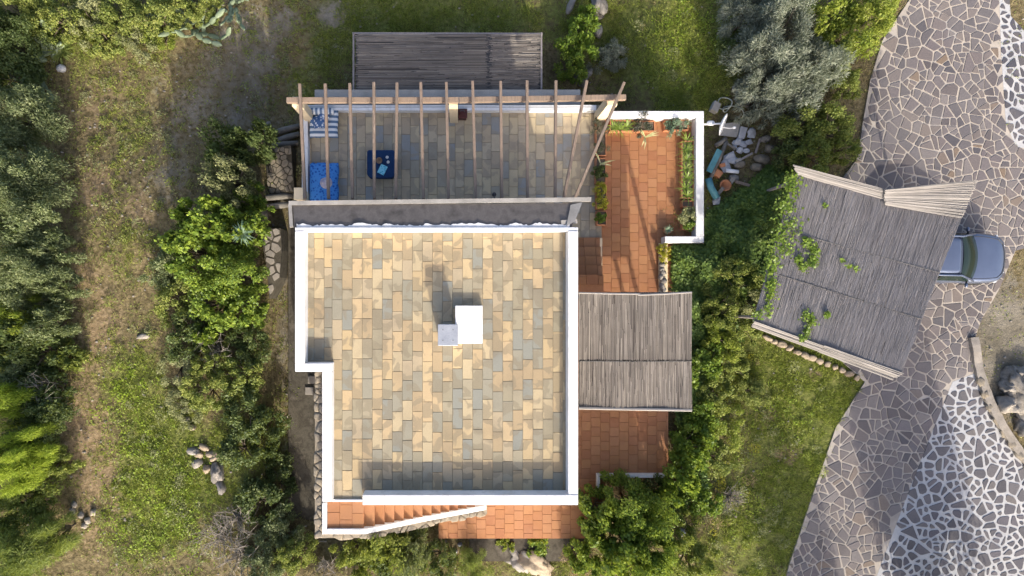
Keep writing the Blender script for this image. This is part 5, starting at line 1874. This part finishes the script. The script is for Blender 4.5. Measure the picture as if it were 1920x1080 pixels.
# ------------------------------------------------------------------ bare twiggy thickets
def twigs(px, py, rpx, h, n, label, group):
    g = G(px, py, h * .5)
    r = rpx * 23 / FPX
    mb = MB()
    rr_ = random.Random(px * 3 + py)
    for i in range(n):
        a = rr_.uniform(0, 6.28)
        d = rr_.random() ** .6 * r
        p0 = Vector((g.x + rr_.uniform(-.3, .3) * r, g.y + rr_.uniform(-.3, .3) * r, g.z))
        p1 = Vector((g.x + d * .6 * math.cos(a), g.y + d * .6 * math.sin(a), g.z + h * rr_.uniform(.4, .8)))
        p2 = Vector((g.x + d * math.cos(a + .2), g.y + d * math.sin(a + .2), g.z + h * rr_.uniform(.5, 1)))
        mb.tube([p0, p1, p2], [.014, .01, .004], 4, False)
        for _ in range(3):
            q1 = p1 + (p2 - p1) * rr_.random()
            q2 = q1 + Vector((rr_.uniform(-1, 1), rr_.uniform(-1, 1), rr_.uniform(-.1, .5))) * .3
            mb.tube([q1, q2], [.007, .003], 3, False)
    o = mb.build('dry_shrub', M['twig'], None, False, tuple(g))
    tag(o, label, 'shrub', group)
for x, y, r_, h_, n, lab in [(415, 1010, 60, .9, 40, 'bare grey twiggy shrub at the bottom, left of the dark bush'), (450, 1050, 50, .9, 34, 'bare grey twiggy shrub at the bottom edge'), (440, 975, 40, .8, 28, 'bare grey twiggy shrub above the others at bottom left of centre'),
                             (1372, 935, 26, .6, 36, 'bare brown twigs on the grass slope beside the glossy bushes'), (85, 730, 40, 2.2, 24, 'bare pale twigs poking from the dark bush above the bright pine'), (400, 655, 35, 1.2, 24, 'bare twigs in the dark gap of the thicket'), (610, 1062, 24, .5, 26, 'bare twigs beside the stepping stones')]:
    twigs(x, y, r_, h_, n, lab, 'dry twiggy shrubs')

# ------------------------------------------------------------------ ivy on the slope and vines on the carport
def leaf_stuff(name, pts, mat, L, W, seed, up=1.2, label=None, cat=None):
    rs = np.random.RandomState(seed)
    C = np.array(pts, dtype=np.float64)
    n = len(C)
    N = rs.randn(n, 3) * .5 + np.array([0, 0, up])
    A = rs.randn(n, 3) * np.array([1, 1, .4])
    ls = rs.uniform(.6, 1.35, n)
    o = link(name, np_mesh(name, leaves(C, N, A, L * ls, W * ls, .12), quads(n), mat), kind='stuff')
    if label: tag(o, label, cat)
    return o
iv = [(1325, 400), (1400, 350), (1440, 310), (1490, 318), (1480, 400), (1470, 520), (1410, 600), (1390, 640), (1310, 640), (1302, 560), (1262, 545), (1262, 462), (1322, 462)]
ir = random.Random(61)
pts = []
while len(pts) < 38000:
    x, y = ir.uniform(1255, 1495), ir.uniform(305, 645)
    if not inside((x, y), iv): continue
    m = vnoise(x / 22, y / 22, 8)
    if ir.random() > .25 + m: continue
    hh = .1 + .75 * vnoise(x / 34, y / 34, 4) * min(1, poly_dist((x, y), iv) / 30)
    g = G(x, y, hh)
    if ir.random() < .3: hh *= ir.random()
    pts.append((g.x, g.y, g.z + hh + ir.uniform(-.06, .06)))
leaf_stuff('ivy', pts, M['ivy'], .105, .085, 3, label='dark glossy ivy covering the slope between patio and carport', cat='ivy')
pts = []
while len(pts) < 6500:
    x, y = ir.uniform(1250, 1330), ir.uniform(545, 960)
    w = 1262 + 10 * vnoise(y / 30, 1, 2)
    if x < w or x > 1325: continue
    if ir.random() > .2 + vnoise(x / 18, y / 18, 6): continue
    hh = .15 + .55 * vnoise(x / 25, y / 25, 4)
    g = G(x, y, hh)
    pts.append((g.x, g.y, g.z + hh + ir.uniform(-.05, .05)))
leaf_stuff('ivy', pts, M['ivy'], .1, .08, 4, label='dark ivy strip along the east edge of the brown canopy and patio', cat='ivy')
def on_carport(x, y):
    return P(x, y, CZ + .06)
for lab, blobs, n in [('bright vine creeping over the left edge of the carport', [(1482, 345, 16, 22), (1470, 385, 18, 16), (1480, 425, 24, 22), (1462, 450, 18, 20), (1448, 490, 16, 26), (1445, 540, 10, 22), (1440, 575, 8, 20), (1475, 470, 14, 12), (1420, 590, 8, 10)], 1150),
                      ('bright vine tuft lying on the upper left of the carport mat', [(1525, 470, 9, 16), (1522, 492, 10, 10), (1505, 500, 6, 8), (1512, 455, 6, 8), (1496, 486, 5, 6)], 480),
                      ('green vine tuft on the lower left of the carport mat', [(1512, 592, 9, 8), (1520, 604, 10, 9), (1512, 622, 5, 10), (1502, 634, 4, 5), (1550, 590, 4, 4)], 330),
                      ('thin line of green growth along the carport tie wire', [(1576, 488, 6, 5), (1590, 500, 4, 4), (1604, 505, 4, 3), (1545, 385, 4, 5)], 60)]:
    pts = []
    for i in range(n):
        x, y, rx, ry = ir.choice(blobs[:6] * 2 + blobs)
        a_ = ir.gauss(0, .55)
        b_ = ir.gauss(0, .55)
        p = on_carport(x + rx * a_, y + ry * b_)
        pts.append((p.x, p.y, p.z + abs(ir.gauss(0, .06))))
    rs = np.random.RandomState(n)
    C = np.array(pts)
    m_ = len(C)
    ls = rs.uniform(.6, 1.3, m_)
    o = link('vine', np_mesh('vine', leaves(C - C.mean(0), rs.randn(m_, 3) * .5 + np.array([0, 0, 1.0]), rs.randn(m_, 3), .085 * ls, .07 * ls, .12), quads(m_), M['vine']), loc=tuple(C.mean(0)))
    tag(o, lab, 'vine', 'vines on the carport')

# ------------------------------------------------------------------ grass, clover and dry weeds: uncountable ground cover
def in_rects(x, y, rects):
    return any(a <= x <= c and b_ <= y <= d for a, b_, c, d in rects)
DRIVE_PX = drive
def free_ground(px, py, X, Y):
    if WX_W - .9 < X < WX_E + 3.6 and -7.5 < Y < 7.2 and not (X > 7.1 and Y < 0): return False
    if inside((px, py), DRIVE_PX) or inside((px, py), apron): return False
    return True
def scatter(n, weight, seed):
    rs = random.Random(seed)
    out = []
    tries = 0
    while len(out) < n and tries < n * 12:
        tries += 1
        px, py = rs.uniform(-60, 1990), rs.uniform(-60, 1140)
        w = weight(px, py)
        if w <= 0 or rs.random() > w: continue
        g = G2(px, py)
        if not free_ground(px, py, g[0], g[1]): continue
        out.append(g)
    return out
def G2(px, py):
    z = 0.0
    for _ in range(4):
        k = (CAM_H - z) / FPX
        X, Y = (px - NX) * k, (NY - py) * k
        z = tz(X, Y)
    return (X, Y, z)
def blades(name, pts, mat, L, W, seed, label, lean=.8, per=3):
    rs = np.random.RandomState(seed)
    C = np.repeat(np.array(pts), per, 0)
    n = len(C)
    C = C + np.concatenate([rs.randn(n, 2) * .04, np.zeros((n, 1))], 1) - np.array([0, 0, .01])
    D = np.concatenate([rs.randn(n, 2) * lean, np.ones((n, 1)) * .8], 1)
    D = unit(D)
    ln = (L * rs.uniform(.5, 1.3, n))[:, None]
    S = unit(np.cross(D, rs.randn(n, 3))) * W * .5
    V = np.stack([C - S, C + S, C + D * ln], 1).reshape(-1, 3)
    o = link(name, np_mesh(name, V, np.arange(n * 3, dtype=np.int32).reshape(-1, 3), mat), kind='stuff')
    tag(o, label, 'grass')
blades('grass', scatter(30000, lambda x, y: field(GREEN, x, y) * (2.4 * (.6 * vnoise(x / 24, y / 24, 3) + .4 * vnoise(x / 9, y / 9, 5)) - .55) - .1, 1), M['grass_green'], .17, .02, 5, 'fresh green grass on the slope and lawns', .9, 4)
blades('dry_grass', scatter(22000, lambda x, y: (1 - field(GREEN, x, y) * .75) * (1 - field(DIRT, x, y)) * (1 - field(SAND, x, y) * .9) * vnoise(x / 26, y / 26, 7) * 1.1 - .1, 2), M['grass_dry'], .13, .018, 6, 'short dry yellowish grass on the dirt track', 1.2, 3)
LIMEF = [(290, 930, 85, 110, 1.0), (240, 715, 45, 50, .8), (260, 800, 40, 70, .5), (1480, 760, 60, 60, .35), (1300, 70, 80, 90, .7), (320, 1010, 60, 50, .6), (1400, 900, 60, 120, .3), (230, 1010, 40, 30, .5), (180, 770, 20, 30, .3)]
cp_ = scatter(9000, lambda x, y: field(LIMEF, x, y) * (2.2 * vnoise(x / 13, y / 13, 9) - .5) - .1, 4)
pts = []
for X, Y, z in cp_:
    for _ in range(4):
        pts.append((X + ir.gauss(0, .05), Y + ir.gauss(0, .05), z + ir.uniform(.02, .16)))
leaf_stuff('clover', pts, M['clover'], .055, .045, 8, 1.4, 'lime-green clover patch beside the dirt track', 'clover')
# loose small weeds through the dirt track and the shaded sandy ground
wp = scatter(5200, lambda x, y: (.55 if x < 700 else .25) * vnoise(x / 17, y / 17, 11) * (1 - .8 * field(DIRT, x, y)), 9)
pts = []
for X, Y, z in wp:
    s = ir.uniform(.05, .13)
    for _ in range(7):
        pts.append((X + ir.gauss(0, s), Y + ir.gauss(0, s), z + ir.uniform(.01, .1)))
leaf_stuff('weeds', pts, M['mastic'], .06, .03, 12, .8, 'scattered low green weeds on bare ground', 'weeds')
# low scrub: knee-high tufts that break up the grass
def scrub(name, n, weight, seed, mat, L, W, per, label):
    rs = random.Random(seed)
    pts = []
    for X, Y, z in scatter(n, weight, seed):
        s = rs.uniform(.07, .24)
        h = s * rs.uniform(.7, 1.5)
        for _ in range(int(per * (s / .15) ** 2)):
            a_, q_ = rs.uniform(0, 6.283), rs.random() ** .5
            pts.append((X + s * q_ * math.cos(a_), Y + s * q_ * math.sin(a_), z + h * (1 - q_ * q_) * rs.uniform(.5, 1) + .01))
    leaf_stuff(name, pts, mat, L, W, seed, .7, label, 'scrub')
LEFT = [(215, 300, 80, 200, .45), (300, 780, 70, 250, .7), (330, 960, 50, 120, .6), (210, 560, 60, 260, .35), (240, 240, 80, 120, .3), (500, 120, 140, 120, .45), (600, 60, 100, 70, .4), (330, 330, 40, 120, .4)]
RIGHT = [(1420, 800, 90, 130, .8), (1380, 960, 60, 110, .7), (1500, 720, 80, 60, .4), (1460, 1000, 70, 80, .45), (1300, 80, 70, 90, .3)]
scrub('scrub', 620, lambda x, y: field(LEFT, x, y) * vnoise(x / 20, y / 20, 21), 31, M['mastic'], .06, .03, 42, 'olive-green knee-high scrub dotting the ground west of the house')
scrub('scrub', 620, lambda x, y: field(LEFT, x, y) * vnoise(x / 20, y / 20, 25), 32, M['pale'], .06, .025, 42, 'pale dry scrub dotting the ground west of the house')
scrub('scrub', 460, lambda x, y: field(RIGHT, x, y) * vnoise(x / 20, y / 20, 27), 33, M['lime'], .065, .03, 42, 'lime-green weeds tufting the grass slope by the driveway')
scrub('scrub', 420, lambda x, y: field(RIGHT, x, y) * vnoise(x / 20, y / 20, 29), 34, M['pale'], .065, .022, 42, 'pale straw-coloured tufts on the grass slope by the driveway')
scrub('scrub', 150, lambda x, y: field([(1360, 780, 45, 110, .9), (1350, 930, 40, 60, .7), (1420, 690, 60, 40, .5)], x, y), 35, M['yellow'], .06, .03, 40, 'yellow-flowering low scrub along the top of the grass slope')
scrub('scrub', 120, lambda x, y: field([(1370, 860, 40, 120, .9), (1340, 980, 30, 40, .7), (1400, 700, 40, 40, .4)], x, y), 36, M['dry'], .06, .02, 40, 'withered brown scrub among the green on the grass slope')
# pebbles
pb = MB()
for X, Y, z in scatter(700, lambda x, y: .15 + field(DIRT, x, y) * .5 + field(SAND, x, y) * .4, 14):
    s = ir.uniform(.02, .055)
    pb.rock((X, Y, z + s * .3), s, s * ir.uniform(.6, 1), s * .6, ir, 1, .25)
o = pb.build('pebbles', M['flag_stone'], None, False, kind='stuff')
tag(o, 'loose pale pebbles strewn over the bare ground', 'pebbles')

# ------------------------------------------------------------------ prickly pears, yucca, agaves
def prickly(px, py, n, s, label, seed):
    g = G(px, py, .4)
    o = thing('prickly_pear', label, 'cactus', tuple(g), 'prickly pears')
    rr_ = random.Random(seed)
    for i in range(n):
        a = rr_.uniform(0, 6.28)
        base = Vector((g.x + rr_.uniform(-.2, .2) * s, g.y + rr_.uniform(-.2, .2) * s, g.z + .1))
        d = Vector((math.cos(a), math.sin(a), rr_.uniform(.15, .7))).normalized()
        for k in range(4):
            L = .3 * s * rr_.uniform(.8, 1.15)
            m = MB()
            side = d.cross(Vector((rr_.uniform(-.4, .4), rr_.uniform(-.4, .4), 1))).normalized()
            nn = d.cross(side)
            vs, fs = [], []
            for j in range(7):
                t = j / 6
                w = .075 * s * (math.sin(math.pi * min(1, .12 + .86 * t)) ** .7)
                c = base + d * (L * t)
                for q in range(8):
                    an = 2 * math.pi * q / 8
                    vs.append(c + side * (w * math.cos(an)) + nn * (.035 * math.sin(an)))
            for j in range(6):
                for q in range(8):
                    fs.append((j * 8 + q, j * 8 + (q + 1) % 8, (j + 1) * 8 + (q + 1) % 8, (j + 1) * 8 + q))
            fs += [tuple(reversed(range(8))), tuple(48 + q for q in range(8))]
            m.add(vs, fs)
            m.build('pad', M['cactus'], o, True)
            base = base + d * (L * .96)
            d = (d + Vector((rr_.uniform(-.6, .6), rr_.uniform(-.6, .6), rr_.uniform(-.2, .5)))).normalized()
prickly(362, 44, 11, 1.35, 'grey-green prickly pear clump beside the upper end of the track', 4)
prickly(430, 8, 8, 1.1, 'prickly pear clump at the top edge right of the larger clump', 6)
prickly(78, 95, 10, 1.3, 'prickly pear clump left of the yucca at top left', 8)
prickly(74, 155, 6, 1.1, 'small prickly pear in the shade below the yucca', 9)
def rosette(mb, c, n, L, W, rise, rnd, droop=.2):
    for i in range(n):
        a = 6.283 * i / n * 2.4 + rnd.uniform(-.2, .2)
        el = rise * rnd.uniform(.25, 1.0)
        l = L * rnd.uniform(.75, 1.15)
        d = Vector((math.cos(a), math.sin(a), 0))
        s = Vector((-d.y, d.x, 0)) * (W / 2)
        p = [Vector(c), Vector(c) + d * l * .45 + Vector((0, 0, l * .5 * el)), Vector(c) + d * l * .95 + Vector((0, 0, l * (.75 * el - droop)))]
        k = len(mb.v)
        mb.add([p[0] - s * .8, p[0] + s * .8, p[1] + s, p[1] - s, p[2]], [(0, 1, 2, 3), (3, 2, 4)])
rz = random.Random(71)
def rosette_plant(name, label, cat, px, py, z0, n, L, W, rise, mat, group=None):
    p = G(px, py, .2) if z0 is None else P(px, py, z0 + .2)
    if z0 is not None: p.z = z0
    mb = MB()
    rosette(mb, (p.x, p.y, p.z + .03), n, L, W, rise, rz)
    o = mb.build(name, mat, None, False, tuple(p))
    tag(o, label, cat, group)
rosette_plant('yucca', 'olive spiky yucca at the upper left end of the track', 'yucca', 112, 96, None, 40, .6, .05, 1.0, M['feather'])
rosette_plant('agave', 'blue-grey agave star among the bright green bushes', 'agave', 453, 437, 1.9, 26, .42, .05, .9, M['bluegreen'])
p = G(118, 130)
b = MB()
b.rock((p.x, p.y, p.z + .1), .17, .14, .14, rz, 2, .15)
junk('white_rock', 'single round white stone below the yucca', 'stone', b, M['rubble'], p, True)

# ------------------------------------------------------------------ planters on the clay patio
PL = 'terracotta planters on the patio'
def planter(x0, y0, x1, y1, label, h=.28):
    a0, a1, c0, c1 = rect_px(x0, y0, x1, y1, TZ + h)
    o = thing('planter', label, 'planter', ((a0 + a1) / 2, (c0 + c1) / 2, TZ + .014), PL)
    t = .03
    b = MB()
    z0, z1 = TZ + .016, TZ + h
    b.box(a0, a1, c0, c0 + t, z0, z1)
    b.box(a0, a1, c1 - t, c1, z0, z1)
    b.box(a0, a0 + t, c0 + t, c1 - t, z0, z1 - .001)
    b.box(a1 - t, a1, c0 + t, c1 - t, z0, z1 - .001)
    b.build('trough', M['terracotta_pot'], o)
    b = MB()
    b.box(a0 + t, a1 - t, c0 + t, c1 - t, z0, z1 - .06)
    b.build('soil', M['bark'], o)
    return (a0, a1, c0, c1, z1 - .06)
def potted(spec, px, py, rpx, h, z0, label):
    plant(spec, px, py, rpx, h, label, 'plant', 'potted_plant', 'plants in the patio planters', z0)
ZP = TZ + .2
planter(1144, 225, 1188, 246, 'terracotta planter under the last rafter holding spiky plants')
planter(1190, 226, 1228, 246, 'terracotta planter with a dark bush along the north patio wall')
planter(1246, 224, 1291, 244, 'terracotta planter of blue-green foliage in the patio corner')
planter(1278, 264, 1301, 372, 'long terracotta planter of spiky plants along the east patio wall')
planter(1279, 376, 1301, 388, 'empty terracotta planter between spiky plants and grey-leaved pot')
planter(1279, 394, 1302, 431, 'terracotta planter nearest the end of the white patio wall')
planter(1117, 224, 1137, 292, 'terracotta planter of dark plants beside the leaning rafter')
planter(1117, 296, 1137, 344, 'terracotta planter of broad pale leaves between terrace and patio')
planter(1118, 347, 1138, 392, 'terracotta planter of the yellow shrub between terrace and patio')
planter(1119, 395, 1138, 422, 'terracotta planter of green plants at the step end')
for k, (x, y) in enumerate([(1152, 237), (1163, 240), (1178, 235)]):
    rosette_plant('spiky_plant', ['spiky green plant nearest the pergola post, north planter', 'middle spiky green plant in the north planter', 'spiky green plant next to the dark potted bush'][k], 'plant', x, y, ZP, 20, .38, .026, .9, M['spiky'], 'spiky plants in the planters')
for k, (x, y) in enumerate([(1290, 262), (1289, 280), (1291, 298), (1289, 316), (1290, 333), (1288, 352), (1291, 366)]):
    rosette_plant('spiky_plant', ['topmost spiky plant of the long east planter', 'second spiky plant from the top of the east planter', 'third spiky plant from the top of the east planter', 'middle spiky plant of the long east planter', 'third spiky plant from the bottom of the east planter', 'second spiky plant from the bottom of the east planter', 'lowest spiky plant of the long east planter'][k], 'plant', x, y, ZP, 22, .4, .026, .9, M['spiky'], 'spiky plants in the planters')
SPEC['purple'] = ('purple', .055, .03, 26, 160, .3, .8, .6)
SPEC['blue'] = ('bluegreen', .06, .022, 26, 200, .3, 1.0, .6)
potted('purple', 1206, 236, 22, .45, ZP, 'dark purplish potted bush along the north patio wall')
potted('blue', 1268, 234, 24, .45, ZP, 'blue-green potted plant trailing in the patio corner')
potted('pale', 1290, 400, 20, .5, ZP, 'grey-green potted plant spilling over the white patio wall')
potted('carob', 1291, 420, 13, .3, ZP, 'green potted plant at the end of the east planters')
potted('purple', 1124, 240, 17, .5, ZP, 'dark potted plant at the top of the terrace border')
potted('purple', 1127, 276, 14, .4, ZP, 'dark potted plant under the leaning rafter')
potted('dark', 1126, 322, 14, .45, ZP, 'dark green potted plant among broad pale leaves')
potted('yellow', 1129, 355, 17, .6, ZP, 'yellow-green potted shrub, upper half of the pair')
potted('yellow', 1129, 380, 16, .55, ZP, 'yellow-green potted shrub, lower half of the pair')
potted('carob', 1128, 407, 12, .35, ZP, 'green potted plant next to the clay steps')
potted('yellow', 1243, 466, 15, .5, -.1, 'yellow-green shrub on the low wall below the patio entrance')
potted('yellow', 1248, 482, 13, .4, -.1, 'smaller yellow-green shrub above the stones on the low wall')
M['pale_blade'] = leaf_mat('pale_blade', [(0.4, 0.4, 0.16), (0.5, 0.5, 0.25), (0.58, 0.56, 0.34)], .2, .4)
for nm, x, y, n, lab in (('broad_leaf_plant', 1128, 305, 5, 'plant of broad pale drooping leaves in the terrace border'), ('broad_leaf_plant', 1212, 255, 5, 'long pale strap leaves arching onto the clay tiles')):
    rosette_plant(nm, lab, 'plant', x, y, ZP, n + 2, .5, .05, .9, M['pale_blade'], 'broad-leaved plants')
p = P(1254, 431, .2)
mb = MB()
rosette(mb, (p.x, p.y, TZ + .3), 20, .2, .03, .9, rz)
o = thing('potted_plant', 'small blue-grey pot plant in shade beside the patio wall end', 'plant', (p.x, p.y, TZ + .014), 'plants in the patio planters')
mb.build('foliage', M['bluegreen'], o)
mb = MB()
mb.lathe((p.x, p.y, TZ + .016), [(.09, 0), (.13, .26), (.14, .28), (.11, .27)], 12)
mb.build('pot', M['terracotta_pot'], o)
# rough low wall carrying the stones east of the patio opening
lw = thing('rough_wall', 'rough low wall topped with pale stones beside the clay patio', 'wall', P(1246, 505, TZ))
b = MB()
x0, x1, y0, y1 = rect_px(1236, 456, 1252, 548, -.1)
b.box(x0, x1, y0, y1, -1.0, -.1)
b.build('footing', M['cream'], lw)
for x, y, s in [(1242, 496, .12), (1241, 505, .11), (1243, 512, .13), (1240, 520, .12), (1244, 528, .12), (1241, 536, .13), (1245, 543, .1), (1240, 474, .1)]:
    p = P(x, y, -.03)
    m = MB()
    m.rock((p.x, p.y, -.05), s, s * .9, .1, rz, 1, .3, rz.uniform(0, 3))
    m.build('stone', M['grey_stone'], lw, True)

# ------------------------------------------------------------------ rocks, logs, path stones
def rock_thing(px, py, sx, sy, sz, rot, mat, label, group='rocks in the garden', name='rock', lift=.3, rough=.3):
    p = G(px, py)
    m = MB()
    m.rock((p.x, p.y, p.z + sz * lift), sx, sy, sz, rz, 3 if sx * sy > .06 else 2, rough * 1.25, rot)
    junk(name, label, 'rock', m, mat, p, True, group)
rock_thing(975, 1045, .55, .45, .3, -.5, M['grey_stone'], 'grey-blue end of the boulder at the bottom edge')
rock_thing(1000, 1048, .75, .4, .4, -.45, M['tan_stone'], 'big pitted tan boulder below the south patio')
rock_thing(1121, 12, .3, .5, .3, .1, M['grey_stone'], 'long grey rock at the top edge right of the bright bushes')
rock_thing(1121, 60, .16, .3, .25, .1, M['grey_stone'], 'narrow grey rock below the long rock at top')
rock_thing(1092, 143, .3, .36, .3, -.3, M['grey_stone'], 'grey rock between grey canopy and the pergola end')
rock_thing(1070, 12, .12, .35, .2, -.3, M['flag_stone'], 'slim pale rock at the top edge left of the bright bushes')
rock_thing(270, 631, .28, .1, .1, .1, M['grey_stone'], 'flat pale stone lying across the dirt track')
rock_thing(411, 885, .2, .34, .25, .15, M['grey_stone'], 'large upright grey rock in the pile west of the stairs')
rock_thing(418, 912, .14, .3, .2, .4, M['grey_stone'], 'tapering grey rock below the large upright one')
PILE = ['small grey stone at the left of the rock pile', 'tan stone at the top of the rock pile', 'tan stone at the right of the rock pile', 'broad grey stone at the lower left of the rock pile', 'tan stone at the bottom of the rock pile', 'lone tan stone above the rock pile', 'upper lone grey stone nearest the track above the pile', 'small tan stone in the middle of the rock pile', 'flat tan stone touching the large upright rock']
for k, (x, y, a_, b2) in enumerate([(365, 845, .2, .14), (385, 838, .22, .12), (400, 850, .2, .13), (370, 868, .22, .16), (388, 878, .17, .14), (362, 800, .14, .1), (350, 785, .14, .1), (375, 852, .14, .12), (405, 858, .16, .1)]):
    rock_thing(x, y, a_, b2, .16, rz.uniform(-.6, .6), M['tan_stone'] if k % 3 else M['grey_stone'], PILE[k], 'stones of the rock pile')
for k, (x, y) in enumerate([(140, 945), (152, 965), (165, 975), (160, 985), (176, 960), (138, 958)]):
    rock_thing(x, y, .13, .1, .1, rz.uniform(0, 3), M['flag_stone'], ['brown stone at the lower track, topmost of its scatter', 'brown stone at the lower track, left of centre', 'brown stone at the lower track, second from the bottom', 'brown stone at the lower track, lowest of its scatter', 'brown stone at the lower track, rightmost of its scatter', 'brown stone at the lower track, leftmost of its scatter'][k], 'stones at the lower track')
rock_thing(493, 243, .3, .22, .2, .2, M['flag_stone'], 'pale capped rock left of the garden logs')
rock_thing(495, 408, .2, .28, .2, .1, M['tan_stone'], 'tan rock at the west end of the grey gutter')
for k, (x, y, s) in enumerate([(862, 1020, .09), (855, 1033, .07), (1277, 998, .14), (1290, 990, .1)]):
    rock_thing(x, y, s, s * .9, .1, .3, M['rubble'], ['white pebble just south of the clay patio', 'smaller white pebble below the other south of the patio', 'pale stone at the foot of the grass slope', 'small pale stone beside the foot of the slope'][k])
for k, (x, y, sx, sy, rot) in enumerate([(1898, 735, .4, .75, .35), (1880, 758, .28, .3, 0), (1885, 722, .3, .22, .2), (1915, 800, .3, .35, .2), (1912, 700, .35, .25, .1), (1925, 765, .4, .5, 0)]):
    rock_thing(x, y, sx, sy, .35, rot, M['grey_stone'] if k != 1 else M['flag_stone'], ['long blue-grey boulder at the right edge below the bare bed', 'square tan boulder beside the curved kerb', 'rounded grey boulder above the square tan one', 'lowest grey boulder at the right edge', 'grey boulder at the right edge, uppermost of the heap', 'grey boulder cut off by the right edge'][k], 'boulders at the right edge')
for k, (x0, y0, x1, y1) in enumerate([(512, 252, 562, 238), (522, 265, 562, 253), (512, 275, 560, 270), (500, 372, 552, 368), (503, 389, 548, 384)]):
    m = MB()
    a_, b2 = G(x0, y0), G(x1, y1)
    zz = Vector((0, 0, .12))
    m.tube([a_ + zz, (a_ + b2) / 2 + zz * 1.3, b2 + zz], [.11, .12, .1], 8)
    o = m.build('garden_log', M['log'], None, True, tuple(a_))
    tag(o, ['topmost grey log beside the terrace corner', 'second grey log beside the terrace corner', 'third grey log above the cobbled path', 'grey log at the lower end of the cobbled path', 'last grey log beside the gutter end'][k], 'log', 'log steps west of the terrace')
# cobbled path west of the terrace and flagstones beside the house
cb = [(505, 285), (556, 282), (556, 362), (503, 364)]
poly = [tuple(G(x, y)[:2]) for x, y in cb]
cells = crazy(poly, .1, .2, .03, random.Random(31), 4000)
zb = max(tz(x, y) for x, y in poly) + .02
b = MB()
b.prism(poly, zb - 1.0, zb)
cpath = b.build('path', M['shade_toned_concrete'], kind='structure')
for ar, p, r_ in cells[:300]:
    m = MB()
    slab_mb(m, p, r_, 0, .03, rz, p)
    link('cobble', m.mesh('cobble', M['stone']), cpath, (p[0], p[1], zb))
fp = [(486, 430), (526, 428), (528, 470), (524, 520), (505, 560), (500, 500)]
poly = [tuple(P(x, y, -.3)[:2]) for x, y in fp]
b = MB()
b.prism(poly, -1.6, -.3)
fpath = b.build('path', M['shade_toned_concrete'], kind='structure')
for ar, p, r_ in crazy(poly, .2, .34, .05, random.Random(32), 3000):
    m = MB()
    slab_mb(m, p, r_, 0, .02, rz, p)
    link('flagstone', m.mesh('flagstone', M['flag_stone']), fpath, (p[0], p[1], -.3))
for k, (x, y) in enumerate([(603, 1024), (603, 1047), (605, 1070)]):
    p = P(x, y, -.6)
    m = MB()
    m.box(p.x - .18, p.x + .17, p.y - .15, p.y + .15, -1.3, -.45 - .12 * (2 - k))
    o = m.build('stepping_stone', M['flag_stone'], None, False, (p.x, p.y, 0), bevel=.02)
    tag(o, ['square stepping stone nearest the stair flank', 'middle square stepping stone below the stairs', 'square stepping stone at the bottom edge'][k], 'stone', 'stepping stones')
m = MB()
for k, (x, y) in enumerate([(597, 712), (592, 733)]):
    p = P(x - 12, y, -1.1)
    m = MB()
    m.box(p.x - .15, p.x + .15, p.y - .14, p.y + .14, -1.2, -1.08)
    o = m.build('stepping_stone', M['flag_stone'], None, False, (p.x, p.y, 0), bevel=.02)
    tag(o, ['grey slab in the corner below the roof notch', 'second grey slab in the corner below the roof notch'][k], 'stone', 'stepping stones')
